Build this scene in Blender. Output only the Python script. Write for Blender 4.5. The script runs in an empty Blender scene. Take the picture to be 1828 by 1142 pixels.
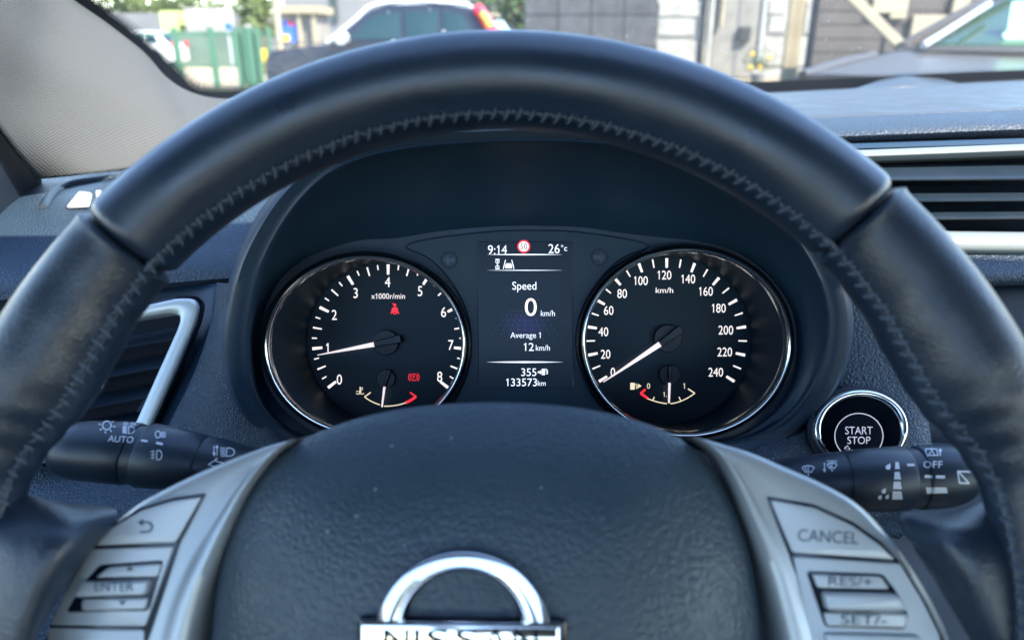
import bpy, bmesh, math, random
from math import sin, cos, tan, pi, radians
from mathutils import Vector as V, Matrix
from mathutils.geometry import tessellate_polygon
from mathutils.bvhtree import BVHTree
random.seed(7)
S = bpy.context.scene
COL = S.collection

# ------------------------------------------------------------------ camera
F, CX, CY, PITCH = 1320.0, 914.0, 571.0, radians(21.0)     # focal length and centre in photo pixels
CAM = V((0, 0, 1.15))
cd = bpy.data.cameras.new('camera'); cam = bpy.data.objects.new('camera', cd); COL.objects.link(cam)
cam.location = CAM; cam.rotation_euler = (pi/2 - PITCH, 0, 0)
cd.sensor_width = 36; cd.lens = 36*F/1828; cd.clip_start = 0.01; cd.clip_end = 2000
cd.dof.use_dof = True; cd.dof.focus_distance = 0.42; cd.dof.aperture_fstop = 7.6
S.camera = cam
# ------------------------------------------------------------------ light
SUN_EL, SUN_AZ = radians(47), radians(128)                # azimuth clockwise from the camera heading
w = bpy.data.worlds.new('World'); S.world = w; w.use_nodes = True
nt = w.node_tree
sky = nt.nodes.new('ShaderNodeTexSky'); sky.sky_type = 'NISHITA'; sky.sun_disc = False
sky.sun_elevation = SUN_EL; sky.sun_rotation = SUN_AZ; sky.air_density = 1.0; sky.dust_density = 0.3; sky.ozone_density = 2.2
nt.links.new(sky.outputs[0], nt.nodes['Background'].inputs[0]); nt.nodes['Background'].inputs[1].default_value = 0.15
sd = bpy.data.lights.new('sun', 'SUN'); sd.energy = 3.2; sd.angle = radians(0.5); sd.color = (1, .88, .70)
sun = bpy.data.objects.new('sun', sd); COL.objects.link(sun)
sdir = V((sin(SUN_AZ)*cos(SUN_EL), cos(SUN_AZ)*cos(SUN_EL), sin(SUN_EL)))
sun.rotation_euler = sdir.to_track_quat('Z', 'Y').to_euler(); sun.location = (6, -3, 9)
S.view_settings.view_transform = 'Standard'; S.view_settings.look = 'None'
S.view_settings.exposure = 2.45; S.view_settings.gamma = 1
S.cycles.max_bounces = 8; S.cycles.transparent_max_bounces = 12
S.cycles.caustics_reflective = False; S.cycles.caustics_refractive = False
S.cycles.sample_clamp_indirect = 6
S.cycles.use_denoising = True

# ------------------------------------------------------------------ pixel <-> space
R_ = V((1, 0, 0)); F_ = V((0, cos(PITCH), -sin(PITCH))); U_ = V((0, sin(PITCH), cos(PITCH)))
def ray(x, y): return F_ + R_*((x-CX)/F) + U_*((CY-y)/F)
def P(x, y, z): return CAM + ray(x, y)*z
def cdir(x, y, z): return (R_*x - U_*y + F_*z).normalized()   # from camera axes (x right, y down, z ahead)
class PL:
    def __init__(s, o, n): s.o = o.copy(); s.n = n.normalized()
    def hit(s, x, y, h=0):
        d = ray(x, y); t = (s.o + s.n*h - CAM).dot(s.n)/d.dot(s.n); return CAM + d*t
    def up(s, h): return PL(s.o + s.n*h, s.n)
def plane_at(x, y, z, tilt=0, yaw=0):     # plane through a pixel at depth z, normal towards the camera, tilted up / right
    a, b = radians(tilt), radians(yaw)
    return PL(P(x, y, z), cdir(sin(b)*cos(a), -sin(a), -cos(a)*cos(b)))
def gx(x, y, D):                          # point on the vertical plane D metres ahead
    d = ray(x, y); return CAM + d*(D/d.y)

# ------------------------------------------------------------------ object helpers
def tag(o, label=None, cat=None, group=None, kind=None):
    for k, v in (('label', label), ('category', cat), ('group', group), ('kind', kind)):
        if v: o[k] = v
    return o
def thing(name, label, cat, loc=(0, 0, 0), group=None):
    o = bpy.data.objects.new(name, None); COL.objects.link(o); o.location = loc
    o.empty_display_size = .05
    return tag(o, label, cat, group)
def worldloc(o):
    l = V((0, 0, 0))
    while o: l = l + o.location; o = o.parent
    return l
class MB:
    def __init__(s): s.v = []; s.f = []; s.uv = {}
    def add(s, vs, fs):
        b = len(s.v); s.v += [V(p) for p in vs]; s.f += [tuple(i+b for i in f) for f in fs]; return b
    def grid(s, rows, cu=False, cv=False):
        n, m = len(rows), len(rows[0]); b = s.add([p for r in rows for p in r], [])
        for i in range(n if cv else n-1):
            for j in range(m if cu else m-1):
                s.f.append((b+i*m+j, b+i*m+(j+1) % m, b+((i+1) % n)*m+(j+1) % m, b+((i+1) % n)*m+j))
        return b
    def fill(s, loops):
        b = s.add([p for l in loops for p in l], [])
        s.f += [tuple(b+i for i in t) for t in tessellate_polygon([list(l) for l in loops])]
    def tube(s, pts, r, n=8, closed=False, caps=True):
        pts = [V(p) for p in pts]; m = len(pts); rows = []; up = None
        for i, p in enumerate(pts):
            a = pts[i-1] if (i or closed) else p; c = pts[(i+1) % m] if (i < m-1 or closed) else p
            t = (c-a).normalized()
            if up is None: up = V((0, 0, 1)) if abs(t.z) < .9 else V((1, 0, 0))
            x = t.cross(up).normalized(); up = x.cross(t).normalized()
            rr = r[i] if isinstance(r, (list, tuple)) else r
            rows.append([p + (x*cos(2*pi*k/n) + up*sin(2*pi*k/n))*rr for k in range(n)])
        b = s.grid(rows, cu=True, cv=closed)
        if caps and not closed:
            s.f.append(tuple(b+k for k in range(n))[::-1]); s.f.append(tuple(b+(m-1)*n+k for k in range(n)))
    def box(s, c, hx, hy, hz):            # centre and three half-axis vectors
        vs = [c + hx*i + hy*j + hz*k for i in (-1, 1) for j in (-1, 1) for k in (-1, 1)]
        s.add(vs, [(0, 1, 3, 2), (4, 6, 7, 5), (0, 4, 5, 1), (2, 3, 7, 6), (0, 2, 6, 4), (1, 5, 7, 3)])
    def abox(s, x0, x1, y0, y1, z0, z1):
        s.box(V(((x0+x1)/2, (y0+y1)/2, (z0+z1)/2)), V(((x1-x0)/2, 0, 0)), V((0, (y1-y0)/2, 0)), V((0, 0, (z1-z0)/2)))
    def build(s, name, mat, parent=None, smooth=40, solid=0, bevel=0):
        off = worldloc(parent) if parent else V((0, 0, 0))
        me = bpy.data.meshes.new(name); me.from_pydata([p-off for p in s.v], [], s.f)
        bm = bmesh.new(); bm.from_mesh(me); bmesh.ops.remove_doubles(bm, verts=bm.verts, dist=1e-6)
        bmesh.ops.recalc_face_normals(bm, faces=bm.faces); bm.to_mesh(me); bm.free()
        if smooth:
            me.polygons.foreach_set('use_smooth', [True]*len(me.polygons)); me.set_sharp_from_angle(angle=radians(smooth))
        me.materials.append(mat)
        o = bpy.data.objects.new(name, me); COL.objects.link(o)
        if parent: o.parent = parent
        if bevel:
            m = o.modifiers.new('b', 'BEVEL'); m.width = bevel; m.segments = 2; m.limit_method = 'ANGLE'
        if solid:
            m = o.modifiers.new('s', 'SOLIDIFY'); m.thickness = solid; m.offset = 0
        return o
def cr(pts, n, closed=False):             # Catmull-Rom through points, n samples evenly spread by length
    pts = [V(p) for p in pts]; m = len(pts); out = []; K = 14
    for i in range(m if closed else m-1):
        if closed: a, b, c, d = pts[i-1], pts[i], pts[(i+1) % m], pts[(i+2) % m]
        else: b, c = pts[i], pts[i+1]; a = pts[i-1] if i else b*2-c; d = pts[i+2] if i+2 < m else c*2-b
        for k in range(K):
            t = k/K; out.append(.5*((2*b)+(c-a)*t+(2*a-5*b+4*c-d)*t*t+(3*b-a-3*c+d)*t**3))
    out.append(pts[0] if closed else pts[-1])
    L = [0]
    for i in range(1, len(out)): L.append(L[-1]+(out[i]-out[i-1]).length)
    res = []; j = 0; cnt = n if closed else n-1
    for k in range(n):
        q = L[-1]*k/cnt
        while j < len(L)-2 and L[j+1] < q: j += 1
        d = L[j+1]-L[j]; t = 0 if d == 0 else (q-L[j])/d
        res.append(out[j].lerp(out[j+1], min(max(t, 0), 1)))
    return res
def loft(curves, nu=40, nv=30):
    cs = [cr(c, nu) for c in curves]
    cols = [cr([c[i] for c in cs], nv) for i in range(nu)]
    return [[cols[i][k] for i in range(nu)] for k in range(nv)]
def p2(pts): return [V((a, b, 0)) for a, b in pts]
def smooth2(pts, n): return [(p.x, p.y) for p in cr(p2(pts), n, True)]
def rnd(poly, r, k=5):                    # polygon with rounded corners (pixel space)
    out = []; n = len(poly)
    for i in range(n):
        a, b, c = V(poly[i-1]), V(poly[i]), V(poly[(i+1) % n])
        ra = min(r, (a-b).length*.45); rc = min(r, (c-b).length*.45)
        s, e = b+(a-b).normalized()*ra, b+(c-b).normalized()*rc
        for q in range(k+1):
            t = q/k; p = s*(1-t)**2+b*2*t*(1-t)+e*t*t; out.append((p.x, p.y))
    return out
def dense(poly, step):
    out = []; n = len(poly)
    for i in range(n):
        a, b = V(poly[i]), V(poly[(i+1) % n]); m = max(1, int((b-a).length/step))
        for q in range(m): p = a.lerp(b, q/m); out.append((p.x, p.y))
    return out
def prism(mb, pts, n, prof, cap=True):    # outline, direction, list of (inset, height)
    m = len(pts); ar = V((0, 0, 0))
    for i in range(m): ar += (pts[i]-pts[0]).cross(pts[(i+1) % m]-pts[0])
    sg = 1 if ar.dot(n) > 0 else -1
    ins = []
    for i in range(m):
        e1 = (pts[i]-pts[i-1]).normalized(); e2 = (pts[(i+1) % m]-pts[i]).normalized()
        a = n.cross(e1)*sg; b = n.cross(e2)*sg; s = a+b
        s = s/max(s.dot(s)/2, .35) if s.length > 1e-6 else a
        ins.append(s)
    rows = [[p+i_*d+n*h for p, i_ in zip(pts, ins)] for d, h in prof]
    mb.grid(rows, cu=True)
    if cap: mb.fill([rows[-1]])
    return rows[-1]
def ell(cx, cy, rx, ry, n=96): return [(cx+rx*cos(2*pi*k/n), cy+ry*sin(2*pi*k/n)) for k in range(n)]
def annulus(mb, eo, ei, pl, prof):        # loops between two pixel outlines; prof = (t, height)
    rows = []
    for t, h in prof:
        rows.append([pl.hit(a[0]*(1-t)+b[0]*t, a[1]*(1-t)+b[1]*t)+pl.n*h for a, b in zip(eo, ei)])
    mb.grid(rows, cu=True)
    return rows

# ------------------------------------------------------------------ flat printing (text, icons) laid onto real surfaces
_tc = {}
def rawtext(s):
    cu = bpy.data.curves.new('t', 'FONT'); cu.body = s; cu.size = 1; cu.resolution_u = 4
    o = bpy.data.objects.new('t', cu); COL.objects.link(o)
    dg = bpy.context.evaluated_depsgraph_get(); me = o.evaluated_get(dg).to_mesh()
    r = ([(v.co.x, v.co.y) for v in me.vertices], [tuple(p.vertices) for p in me.polygons])
    o.evaluated_get(dg).to_mesh_clear(); bpy.data.objects.remove(o); bpy.data.curves.remove(cu)
    return r
def width(r): xs = [a[0] for a in r[0]]; return max(xs)-min(xs), min(xs)
def glyph(ch):
    if ch not in _tc:
        if 'H' not in _tc and ch != 'H': glyph('H')
        hh = rawtext('HH'); h1 = rawtext('H'); base = width(hh)[0]
        if ch == 'H': _tc['_cap'] = max(a[1] for a in h1[0])
        if ch == ' ': _tc[ch] = ([], [], .26)
        elif ch == '1':
            c = _tc['_cap']; adv = width(rawtext('H0H'))[0]-base
            v = [(.28*adv, 0), (.28*adv+.085, 0), (.28*adv+.085, c), (.28*adv+.015, c), (.02, c*.80), (.045, c*.70), (.28*adv, c*.83)]
            v = [(a+.12*adv, b) for a, b in v]
            _tc[ch] = (v, [(0, 1, 2, 3, 6), (3, 4, 5, 6)], adv*.92)
        else:
            r = rawtext(ch); adv = width(rawtext('H'+ch+'H'))[0]-base
            g = rawtext('H'+ch); off = max(a[0] for a in g[0])-max(a[0] for a in r[0])-(width(rawtext('HH'))[0]-width(h1)[0])
            _tc[ch] = (r[0], r[1], adv)
    return _tc[ch]
def textmesh(s):
    v = []; f = []; x = 0
    for ch in s:
        gv, gf, ad = glyph(ch); b = len(v); v += [(a+x, c) for a, c in gv]; f += [tuple(i+b for i in q) for q in gf]; x += ad
    return v, f
def caph(): glyph('H'); return _tc['_cap']
class Dec:
    def __init__(s): s.v = []; s.f = []; s.g = {}; s.k = 0
    def _add(s, v, f):
        b = len(s.v); s.k += 1
        for i in range(len(v)): s.g[b+i] = s.k % 40
        s.v += v; s.f += [tuple(i+b for i in q) for q in f]
    def poly(s, pts):
        t = tessellate_polygon([[V((a, b, 0)) for a, b in pts]]); s._add(list(pts), [tuple(q) for q in t]); return s
    def line(s, pts, w_, w1=None):
        for i in range(len(pts)-1):
            a, b = V(pts[i]), V(pts[i+1]); d = (b-a).normalized(); q = V((-d.y, d.x)); x = w_/2; y = (w1 if w1 is not None else w_)/2
            e = d*(w_*.25 if len(pts) > 2 else 0)
            s._add([tuple(a+q*x-e), tuple(b+q*y+e), tuple(b-q*y+e), tuple(a-q*x-e)], [(0, 1, 2, 3)])
        return s
    def disc(s, x, y, r, ry=None, n=24): s._add(ell(x, y, r, ry or r, n), [tuple(range(n))]); return s
    def arc(s, x, y, r, w_, a0=0, a1=360, n=24, ry=None):
        k = (ry or r)/r
        o = [(x+(r+w_/2)*cos(radians(a0+(a1-a0)*i/n)), y+k*(r+w_/2)*sin(radians(a0+(a1-a0)*i/n))) for i in range(n+1)]
        q = [(x+(r-w_/2)*cos(radians(a0+(a1-a0)*i/n)), y+k*(r-w_/2)*sin(radians(a0+(a1-a0)*i/n))) for i in range(n+1)]
        s._add(o+q, [(i, i+1, n+2+i, n+1+i) for i in range(n)]); return s
    def text(s, t, cx, cy, h, width=None, sq=.9, rot=0, shear=0):
        v, f = textmesh(t); k = h/caph(); H = caph()
        x0 = min(a[0] for a in v); x1 = max(a[0] for a in v); kx = width/(x1-x0) if width else k*sq
        c, sn = cos(radians(rot)), sin(radians(rot)); out = []
        for a, b in v:
            x = (a-(x0+x1)/2)*kx; y = -(b-H/2)*k; x += shear*y
            out.append((cx+x*c-y*sn, cy+x*sn+y*c))
        s._add(out, f); return s
    def refine(s, step):
        bm = bmesh.new(); vs = [bm.verts.new((x, y, s.g.get(i, 0))) for i, (x, y) in enumerate(s.v)]
        for f in s.f:
            try: bm.faces.new([vs[i] for i in f])
            except ValueError: pass
        bmesh.ops.triangulate(bm, faces=bm.faces)
        for _ in range(5):
            es = [e for e in bm.edges if (e.verts[0].co-e.verts[1].co).to_2d().length > step]
            if not es: break
            bmesh.ops.subdivide_edges(bm, edges=es, cuts=1); bmesh.ops.triangulate(bm, faces=bm.faces)
        bm.verts.index_update(); s.v = [(v.co.x, v.co.y) for v in bm.verts]; s.g = {v.index: v.co.z for v in bm.verts}
        s.f = [tuple(v.index for v in f.verts) for f in bm.faces]; bm.free(); return s
    def put(s, name, surf, mat, parent, h=.0003):
        mb = MB(); vs = []; bad = set()
        for i, (x, y) in enumerate(s.v):
            r = surf(x, y)
            if r is None: bad.add(i); vs.append(V((0, 0, 0)))
            else: vs.append(r[0]+r[1]*(h+s.g.get(i, 0)*2e-6))
        fs = [f for f in s.f if not any(i in bad for i in f)]
        used = sorted({i for f in fs for i in f}); mp = {j: i for i, j in enumerate(used)}
        mb.add([vs[j] for j in used], [tuple(mp[j] for j in f) for f in fs])
        o = mb.build(name, mat, parent, smooth=0)
        return o
def on_plane(pl): return lambda x, y: (pl.hit(x, y), pl.n)
def on_mesh(*mbs):
    vs = []; fs = []
    for m in mbs: b = len(vs); vs += m.v; fs += [tuple(i+b for i in f) for f in m.f]
    t = BVHTree.FromPolygons(vs, fs)
    def g(x, y):
        d = ray(x, y).normalized(); h = t.ray_cast(CAM, d)
        if h[0] is None: return None
        n = h[1] if h[1].dot(d) < 0 else -h[1]
        return h[0], n
    return g

# ------------------------------------------------------------------ materials
def mat(name, col, rough=.5, metal=0, spec=.5, coat=0, emit=None, es=0):
    m = bpy.data.materials.new(name); m.use_nodes = True; b = m.node_tree.nodes['Principled BSDF']
    b.inputs['Base Color'].default_value = (*col, 1); b.inputs['Roughness'].default_value = rough
    b.inputs['Metallic'].default_value = metal; b.inputs['Specular IOR Level'].default_value = spec
    b.inputs['Coat Weight'].default_value = coat; b.inputs['Coat Roughness'].default_value = .08
    if emit: b.inputs['Emission Color'].default_value = (*emit, 1); b.inputs['Emission Strength'].default_value = es
    return m
def nodes(m): return m.node_tree.nodes, m.node_tree.links, m.node_tree.nodes['Principled BSDF']
def grain(m, scale=420, strength=.5, dist=.0006, kind='leather', vary=.15, spots=0):
    N, L, b = nodes(m)
    tc = N.new('ShaderNodeTexCoord'); src = tc.outputs['Object']
    bump = N.new('ShaderNodeBump'); bump.inputs['Strength'].default_value = strength; bump.inputs['Distance'].default_value = dist
    if kind == 'leather':
        nz = N.new('ShaderNodeTexNoise'); nz.inputs['Scale'].default_value = scale*.45; nz.inputs['Detail'].default_value = 2
        ad = N.new('ShaderNodeVectorMath'); ad.operation = 'MULTIPLY_ADD'
        L.new(src, nz.inputs['Vector']); L.new(nz.outputs['Color'], ad.inputs[0])
        ad.inputs[1].default_value = (1.1/scale,)*3; L.new(src, ad.inputs[2])
        vo = N.new('ShaderNodeTexVoronoi'); vo.feature = 'DISTANCE_TO_EDGE'; vo.inputs['Scale'].default_value = scale
        L.new(ad.outputs[0], vo.inputs['Vector'])
        mr = N.new('ShaderNodeMapRange'); mr.inputs['From Max'].default_value = .28; mr.interpolation_type = 'SMOOTHSTEP'
        L.new(vo.outputs['Distance'], mr.inputs['Value'])
        n2 = N.new('ShaderNodeTexNoise'); n2.inputs['Scale'].default_value = scale*2.2; L.new(src, n2.inputs['Vector'])
        mx = N.new('ShaderNodeMath'); mx.operation = 'MULTIPLY_ADD'; mx.inputs[1].default_value = .35
        L.new(n2.outputs['Fac'], mx.inputs[0]); L.new(mr.outputs['Result'], mx.inputs[2])
        L.new(mx.outputs[0], bump.inputs['Height'])
    else:
        nz = N.new('ShaderNodeTexNoise'); nz.inputs['Scale'].default_value = scale; nz.inputs['Detail'].default_value = 4
        nz.inputs['Roughness'].default_value = .6
        L.new(src, nz.inputs['Vector']); L.new(nz.outputs['Fac'], bump.inputs['Height'])
    L.new(bump.outputs[0], b.inputs['Normal'])
    if vary:                              # uneven wear in the gloss
        n3 = N.new('ShaderNodeTexNoise'); n3.inputs['Scale'].default_value = 35; n3.inputs['Detail'].default_value = 5
        L.new(src, n3.inputs['Vector']); mr3 = N.new('ShaderNodeMapRange'); r0 = b.inputs['Roughness'].default_value
        mr3.inputs['From Min'].default_value = .3; mr3.inputs['From Max'].default_value = .7
        mr3.inputs['To Min'].default_value = max(.03, r0-vary*.6); mr3.inputs['To Max'].default_value = min(1, r0+vary*.6)
        L.new(n3.outputs['Fac'], mr3.inputs['Value']); L.new(mr3.outputs[0], b.inputs['Roughness'])
    return m
NAVY = (.022, .029, .042)
M = {}  # bluish veil of the light is mixed into the dark base colours
M['rim'] = grain(mat('rim_leather', (.010, .023, .043), .34, spec=.85), 780, .14, .0003, 'leather', .14)
M['grip'] = grain(mat('grip_leather', (.011, .022, .038), .38, spec=.7), 620, .2, .0004, 'leather', .10)
M['pad'] = grain(mat('pad_vinyl', (.022, .043, .063), .43, spec=.6), 330, .22, .0008, 'leather', .1)
M['dash'] = grain(mat('dash_vinyl', (.019, .039, .066), .50, spec=.5), 420, .55, .0008, 'leather', .1)
M['dashfine'] = grain(mat('dash_panel', (.018, .037, .062), .48), 620, .6, .0006, 'leather', .1)
M['dashtop'] = grain(mat('dash_top_vinyl', (.036, .045, .052), .40, spec=.7), 520, .3, .0006, 'leather', .1)
M['dashroll'] = grain(mat('dash_roll_vinyl', (.022, .039, .062), .50, spec=.5), 330, .4, .0009, 'leather', .1)
M['hood'] = grain(mat('hood_plastic', (.011, .032, .060), .46, spec=.5), 900, .14, .0003, 'noise', .08)
M['black'] = grain(mat('black_plastic', (.005, .014, .027), .45), 1500, .1, .0003, 'noise', .1)
M['void'] = mat('deep_black', (.003, .006, .012), .7, spec=.2)
M['stalk'] = grain(mat('stalk_plastic', (.010, .021, .036), .40), 2600, .2, .0003, 'noise', .1)
M['gloss'] = mat('gloss_black', (.005, .009, .017), .15)
M['silver'] = grain(mat('silver_paint', (.44, .48, .50), .38, metal=.45), 3000, .05, .0002, 'noise', .06)
M['strip'] = mat('silver_strip', (.15, .185, .20), .45, spec=.25)
M['satin'] = mat('satin_silver', (.60, .66, .66), .38, metal=.35)
M['chrome'] = mat('chrome', (.88, .89, .9), .07, metal=1)
M['button'] = grain(mat('button_paint', (.44, .48, .51), .42, metal=.3), 3000, .05, .0002, 'noise', .06)
M['legend'] = mat('legend_grey', (.035, .05, .075), .5)
M['ringchrome'] = mat('ring_chrome', (.86, .9, .88), .16, metal=1)
M['print'] = mat('white_print', (.62, .66, .72), .5)
M['thread'] = mat('thread', (.075, .10, .135), .8, spec=.2)
M['dial'] = mat('dial_face', (.006, .026, .044), .45, spec=.3)
M['tube'] = mat('dial_tube', (.006, .021, .038), .5, spec=.25)
M['plate'] = mat('cluster_plate', (.007, .027, .048), .42, spec=.4)
M['lit'] = mat('lit_white', (.6, .58, .58), .5, emit=(1, .92, .90), es=.20)
M['needle'] = mat('needle_white', (.8, .76, .78), .5, emit=(1, .88, .9), es=.17)
M['litdim'] = mat('lit_amber', (.5, .48, .4), .5, emit=(1, .86, .6), es=.17)
M['red'] = mat('lit_red', (.5, .02, .03), .5, emit=(1, .03, .05), es=.22)
M['txt'] = mat('screen_text', (.3, .3, .3), .5, emit=(.78, .86, 1), es=.25)
M['txtw'] = mat('screen_text_warm', (.3, .3, .3), .5, emit=(1, .9, .82), es=.3)
M['dot'] = mat('screen_dot', (.02, .02, .03), .5, emit=(.25, .35, .9), es=.09)
M['btntext'] = mat('button_print', (.75, .7, .74), .5, emit=(1, .85, .9), es=.05)
M['door'] = mat('door_dark', (.006, .012, .022), .6, spec=.3)
M['dust'] = mat('dust', (.45, .5, .55), .9)
M['frit'] = mat('black_ceramic', (.008, .011, .018), .5, spec=.25)
# windscreen glass: clear with a faint mirror
m = bpy.data.materials.new('windscreen_glass'); m.use_nodes = True; N = m.node_tree.nodes; L = m.node_tree.links; N.clear()
o_ = N.new('ShaderNodeOutputMaterial'); mx = N.new('ShaderNodeMixShader'); tr = N.new('ShaderNodeBsdfTransparent'); gl = N.new('ShaderNodeBsdfGlossy')
tr.inputs[0].default_value = (.93, .97, .96, 1); gl.inputs['Roughness'].default_value = .02; mx.inputs[0].default_value = .04
tl = N.new('ShaderNodeBsdfTranslucent'); tl.inputs[0].default_value = (.9, .9, .88, 1); m2 = N.new('ShaderNodeMixShader'); m2.inputs[0].default_value = .022   # film of dust
L.new(tr.outputs[0], m2.inputs[1]); L.new(tl.outputs[0], m2.inputs[2]); L.new(m2.outputs[0], mx.inputs[1]); L.new(gl.outputs[0], mx.inputs[2]); L.new(mx.outputs[0], o_.inputs[0]); M['glass'] = m
# woven pillar cloth (uses the part's own uv, in metres)
m = mat('pillar_cloth', (.09, .097, .102), .9, spec=.15); N, L, b = nodes(m)
uv = N.new('ShaderNodeUVMap'); uv.uv_map = 'UVMap'
hs = []
for ang in (12, 102):
    mp = N.new('ShaderNodeMapping'); mp.inputs['Rotation'].default_value = (0, 0, radians(ang)); L.new(uv.outputs[0], mp.inputs[0])
    wv = N.new('ShaderNodeTexWave'); wv.inputs['Scale'].default_value = 130 if ang < 90 else 158; wv.inputs['Distortion'].default_value = .6
    wv.inputs['Detail'].default_value = 1; wv.inputs['Detail Scale'].default_value = 3
    L.new(mp.outputs[0], wv.inputs['Vector']); hs.append(wv)
mu = N.new('ShaderNodeMath'); mu.operation = 'MULTIPLY'; L.new(hs[0].outputs['Fac'], mu.inputs[0]); L.new(hs[1].outputs['Fac'], mu.inputs[1])
bp = N.new('ShaderNodeBump'); bp.inputs['Strength'].default_value = .45; bp.inputs['Distance'].default_value = .0007
L.new(mu.outputs[0], bp.inputs['Height']); L.new(bp.outputs[0], b.inputs['Normal'])
rp = N.new('ShaderNodeMapRange'); rp.inputs['To Min'].default_value = .68; rp.inputs['To Max'].default_value = 1.15; L.new(mu.outputs[0], rp.inputs[0])
mc = N.new('ShaderNodeVectorMath'); mc.operation = 'SCALE'; mc.inputs[0].default_value = (.09, .097, .102); L.new(rp.outputs[0], mc.inputs['Scale'])
L.new(mc.outputs[0], b.inputs['Base Color']); M['cloth'] = m
# display screen: dark lit panel with a violet patch (the screen gives off this light)
SCR = plane_at(937, 600, .432)
m = mat('display_panel', (.004, .008, .014), .3, spec=.25); N, L, b = nodes(m)
tc = N.new('ShaderNodeTexCoord'); mp = N.new('ShaderNodeMapping'); mp.vector_type = 'POINT'
gc = SCR.hit(938, 582)
vm = N.new('ShaderNodeVectorMath'); vm.operation = 'DISTANCE'
sc_ = N.new('ShaderNodeVectorMath'); sc_.operation = 'MULTIPLY'; sc_.inputs[1].default_value = (1, 1.7, 1.7)
L.new(tc.outputs['Object'], sc_.inputs[0]); L.new(sc_.outputs[0], vm.inputs[0])
GLOW = vm; mr = N.new('ShaderNodeMapRange'); mr.inputs['From Min'].default_value = 0; mr.inputs['From Max'].default_value = .017
mr.inputs['To Min'].default_value = 1; mr.inputs['To Max'].default_value = 0; mr.interpolation_type = 'SMOOTHERSTEP'
L.new(vm.outputs['Value'], mr.inputs['Value'])
mxc = N.new('ShaderNodeMix'); mxc.data_type = 'RGBA'; mxc.inputs[6].default_value = (.004, .010, .02, 1); mxc.inputs[7].default_value = (.016, .020, .085, 1)
L.new(mr.outputs[0], mxc.inputs[0]); L.new(mxc.outputs[2], b.inputs['Emission Color']); b.inputs['Emission Strength'].default_value = .18
M['screen'] = m

# ================================================================== SETTING OUTSIDE
def rough_mat(name, col, rough=.8, sc=3, amt=.25, bump=0, spec=.4):
    m = mat(name, col, rough, spec=spec); N, L, b = nodes(m)
    tc = N.new('ShaderNodeTexCoord'); nz = N.new('ShaderNodeTexNoise'); nz.inputs['Scale'].default_value = sc; nz.inputs['Detail'].default_value = 6
    L.new(tc.outputs['Object'], nz.inputs['Vector'])
    mr = N.new('ShaderNodeMapRange'); mr.inputs['From Min'].default_value = .3; mr.inputs['From Max'].default_value = .7
    mr.inputs['To Min'].default_value = 1-amt; mr.inputs['To Max'].default_value = 1+amt
    L.new(nz.outputs['Fac'], mr.inputs['Value'])
    v = N.new('ShaderNodeVectorMath'); v.operation = 'SCALE'; v.inputs[0].default_value = col; L.new(mr.outputs[0], v.inputs['Scale'])
    L.new(v.outputs[0], b.inputs['Base Color'])
    return m
X = {}
X['ground'] = rough_mat('dusty_ground', (.30, .25, .17), .95, .6, .35)
X['asphalt'] = rough_mat('asphalt', (.09, .09, .09), .9, 8, .3)
X['lawn'] = rough_mat('lawn', (.09, .12, .035), .95, 6, .4)
X['green'] = mat('green_paint', (.06, .15, .095), .5)
X['greenmesh'] = rough_mat('green_hoarding', (.11, .16, .13), .8, 1, .2)
X['greywall'] = rough_mat('grey_render', (.17, .175, .19), .85, .4, .12)
X['white'] = rough_mat('white_render', (.30, .295, .28), .8, 2.2, .25)
X['pale'] = rough_mat('pale_grey_render', (.20, .195, .185), .8, 2.5, .2)
X['darkwall'] = rough_mat('slate_panel', (.055, .058, .068), .6, 2.5, .3)
X['darkgap'] = mat('panel_joint', (.03, .033, .04), .7)
X['slat'] = rough_mat('brown_slat', (.075, .065, .062), .6, 2, .2)
X['cream'] = rough_mat('cream_wood', (.30, .26, .19), .7, 2, .12)
X['steel'] = mat('pale_steel', (.45, .47, .5), .4, metal=.4)
X['leaf'] = rough_mat('leaf', (.075, .105, .03), .7, 3, .5)
X['leaf2'] = rough_mat('leaf_dark', (.035, .065, .022), .7, 3, .5)
X['bark'] = rough_mat('bark', (.12, .09, .06), .9, 5, .3)
X['navycar'] = mat('navy_car_paint', (.014, .018, .034), .3, spec=.4)
X['carglass'] = mat('car_glass', (.012, .035, .042), .06, spec=.4)  # teal of the window reflections is put into the base colour
X['tyre'] = mat('tyre_rubber', (.02, .02, .02), .8)
X['tail'] = mat('tail_lamp', (.55, .015, .04), .2, coat=1, emit=(1, .02, .06), es=.10)
X['amber'] = mat('amber_lens', (.8, .42, .02), .25, coat=1)
X['whitecar'] = mat('white_car_paint', (.62, .64, .66), .3, coat=1)
X['bluecar'] = mat('pale_blue_paint', (.30, .46, .52), .3, coat=1)
X['browncar'] = mat('bronze_car_paint', (.055, .046, .038), .28, spec=.3)
X['blue'] = mat('blue_sign', (.03, .12, .5), .5)
X['yellow'] = mat('yellow', (.7, .45, .03), .6)
X['orange'] = mat('orange', (.7, .22, .03), .6)
X['red'] = mat('red', (.5, .04, .03), .6)
X['mint'] = mat('mint_paper', (.30, .62, .48), .7)
X['lime'] = mat('lime_sheet', (.45, .55, .20), .7)

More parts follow.
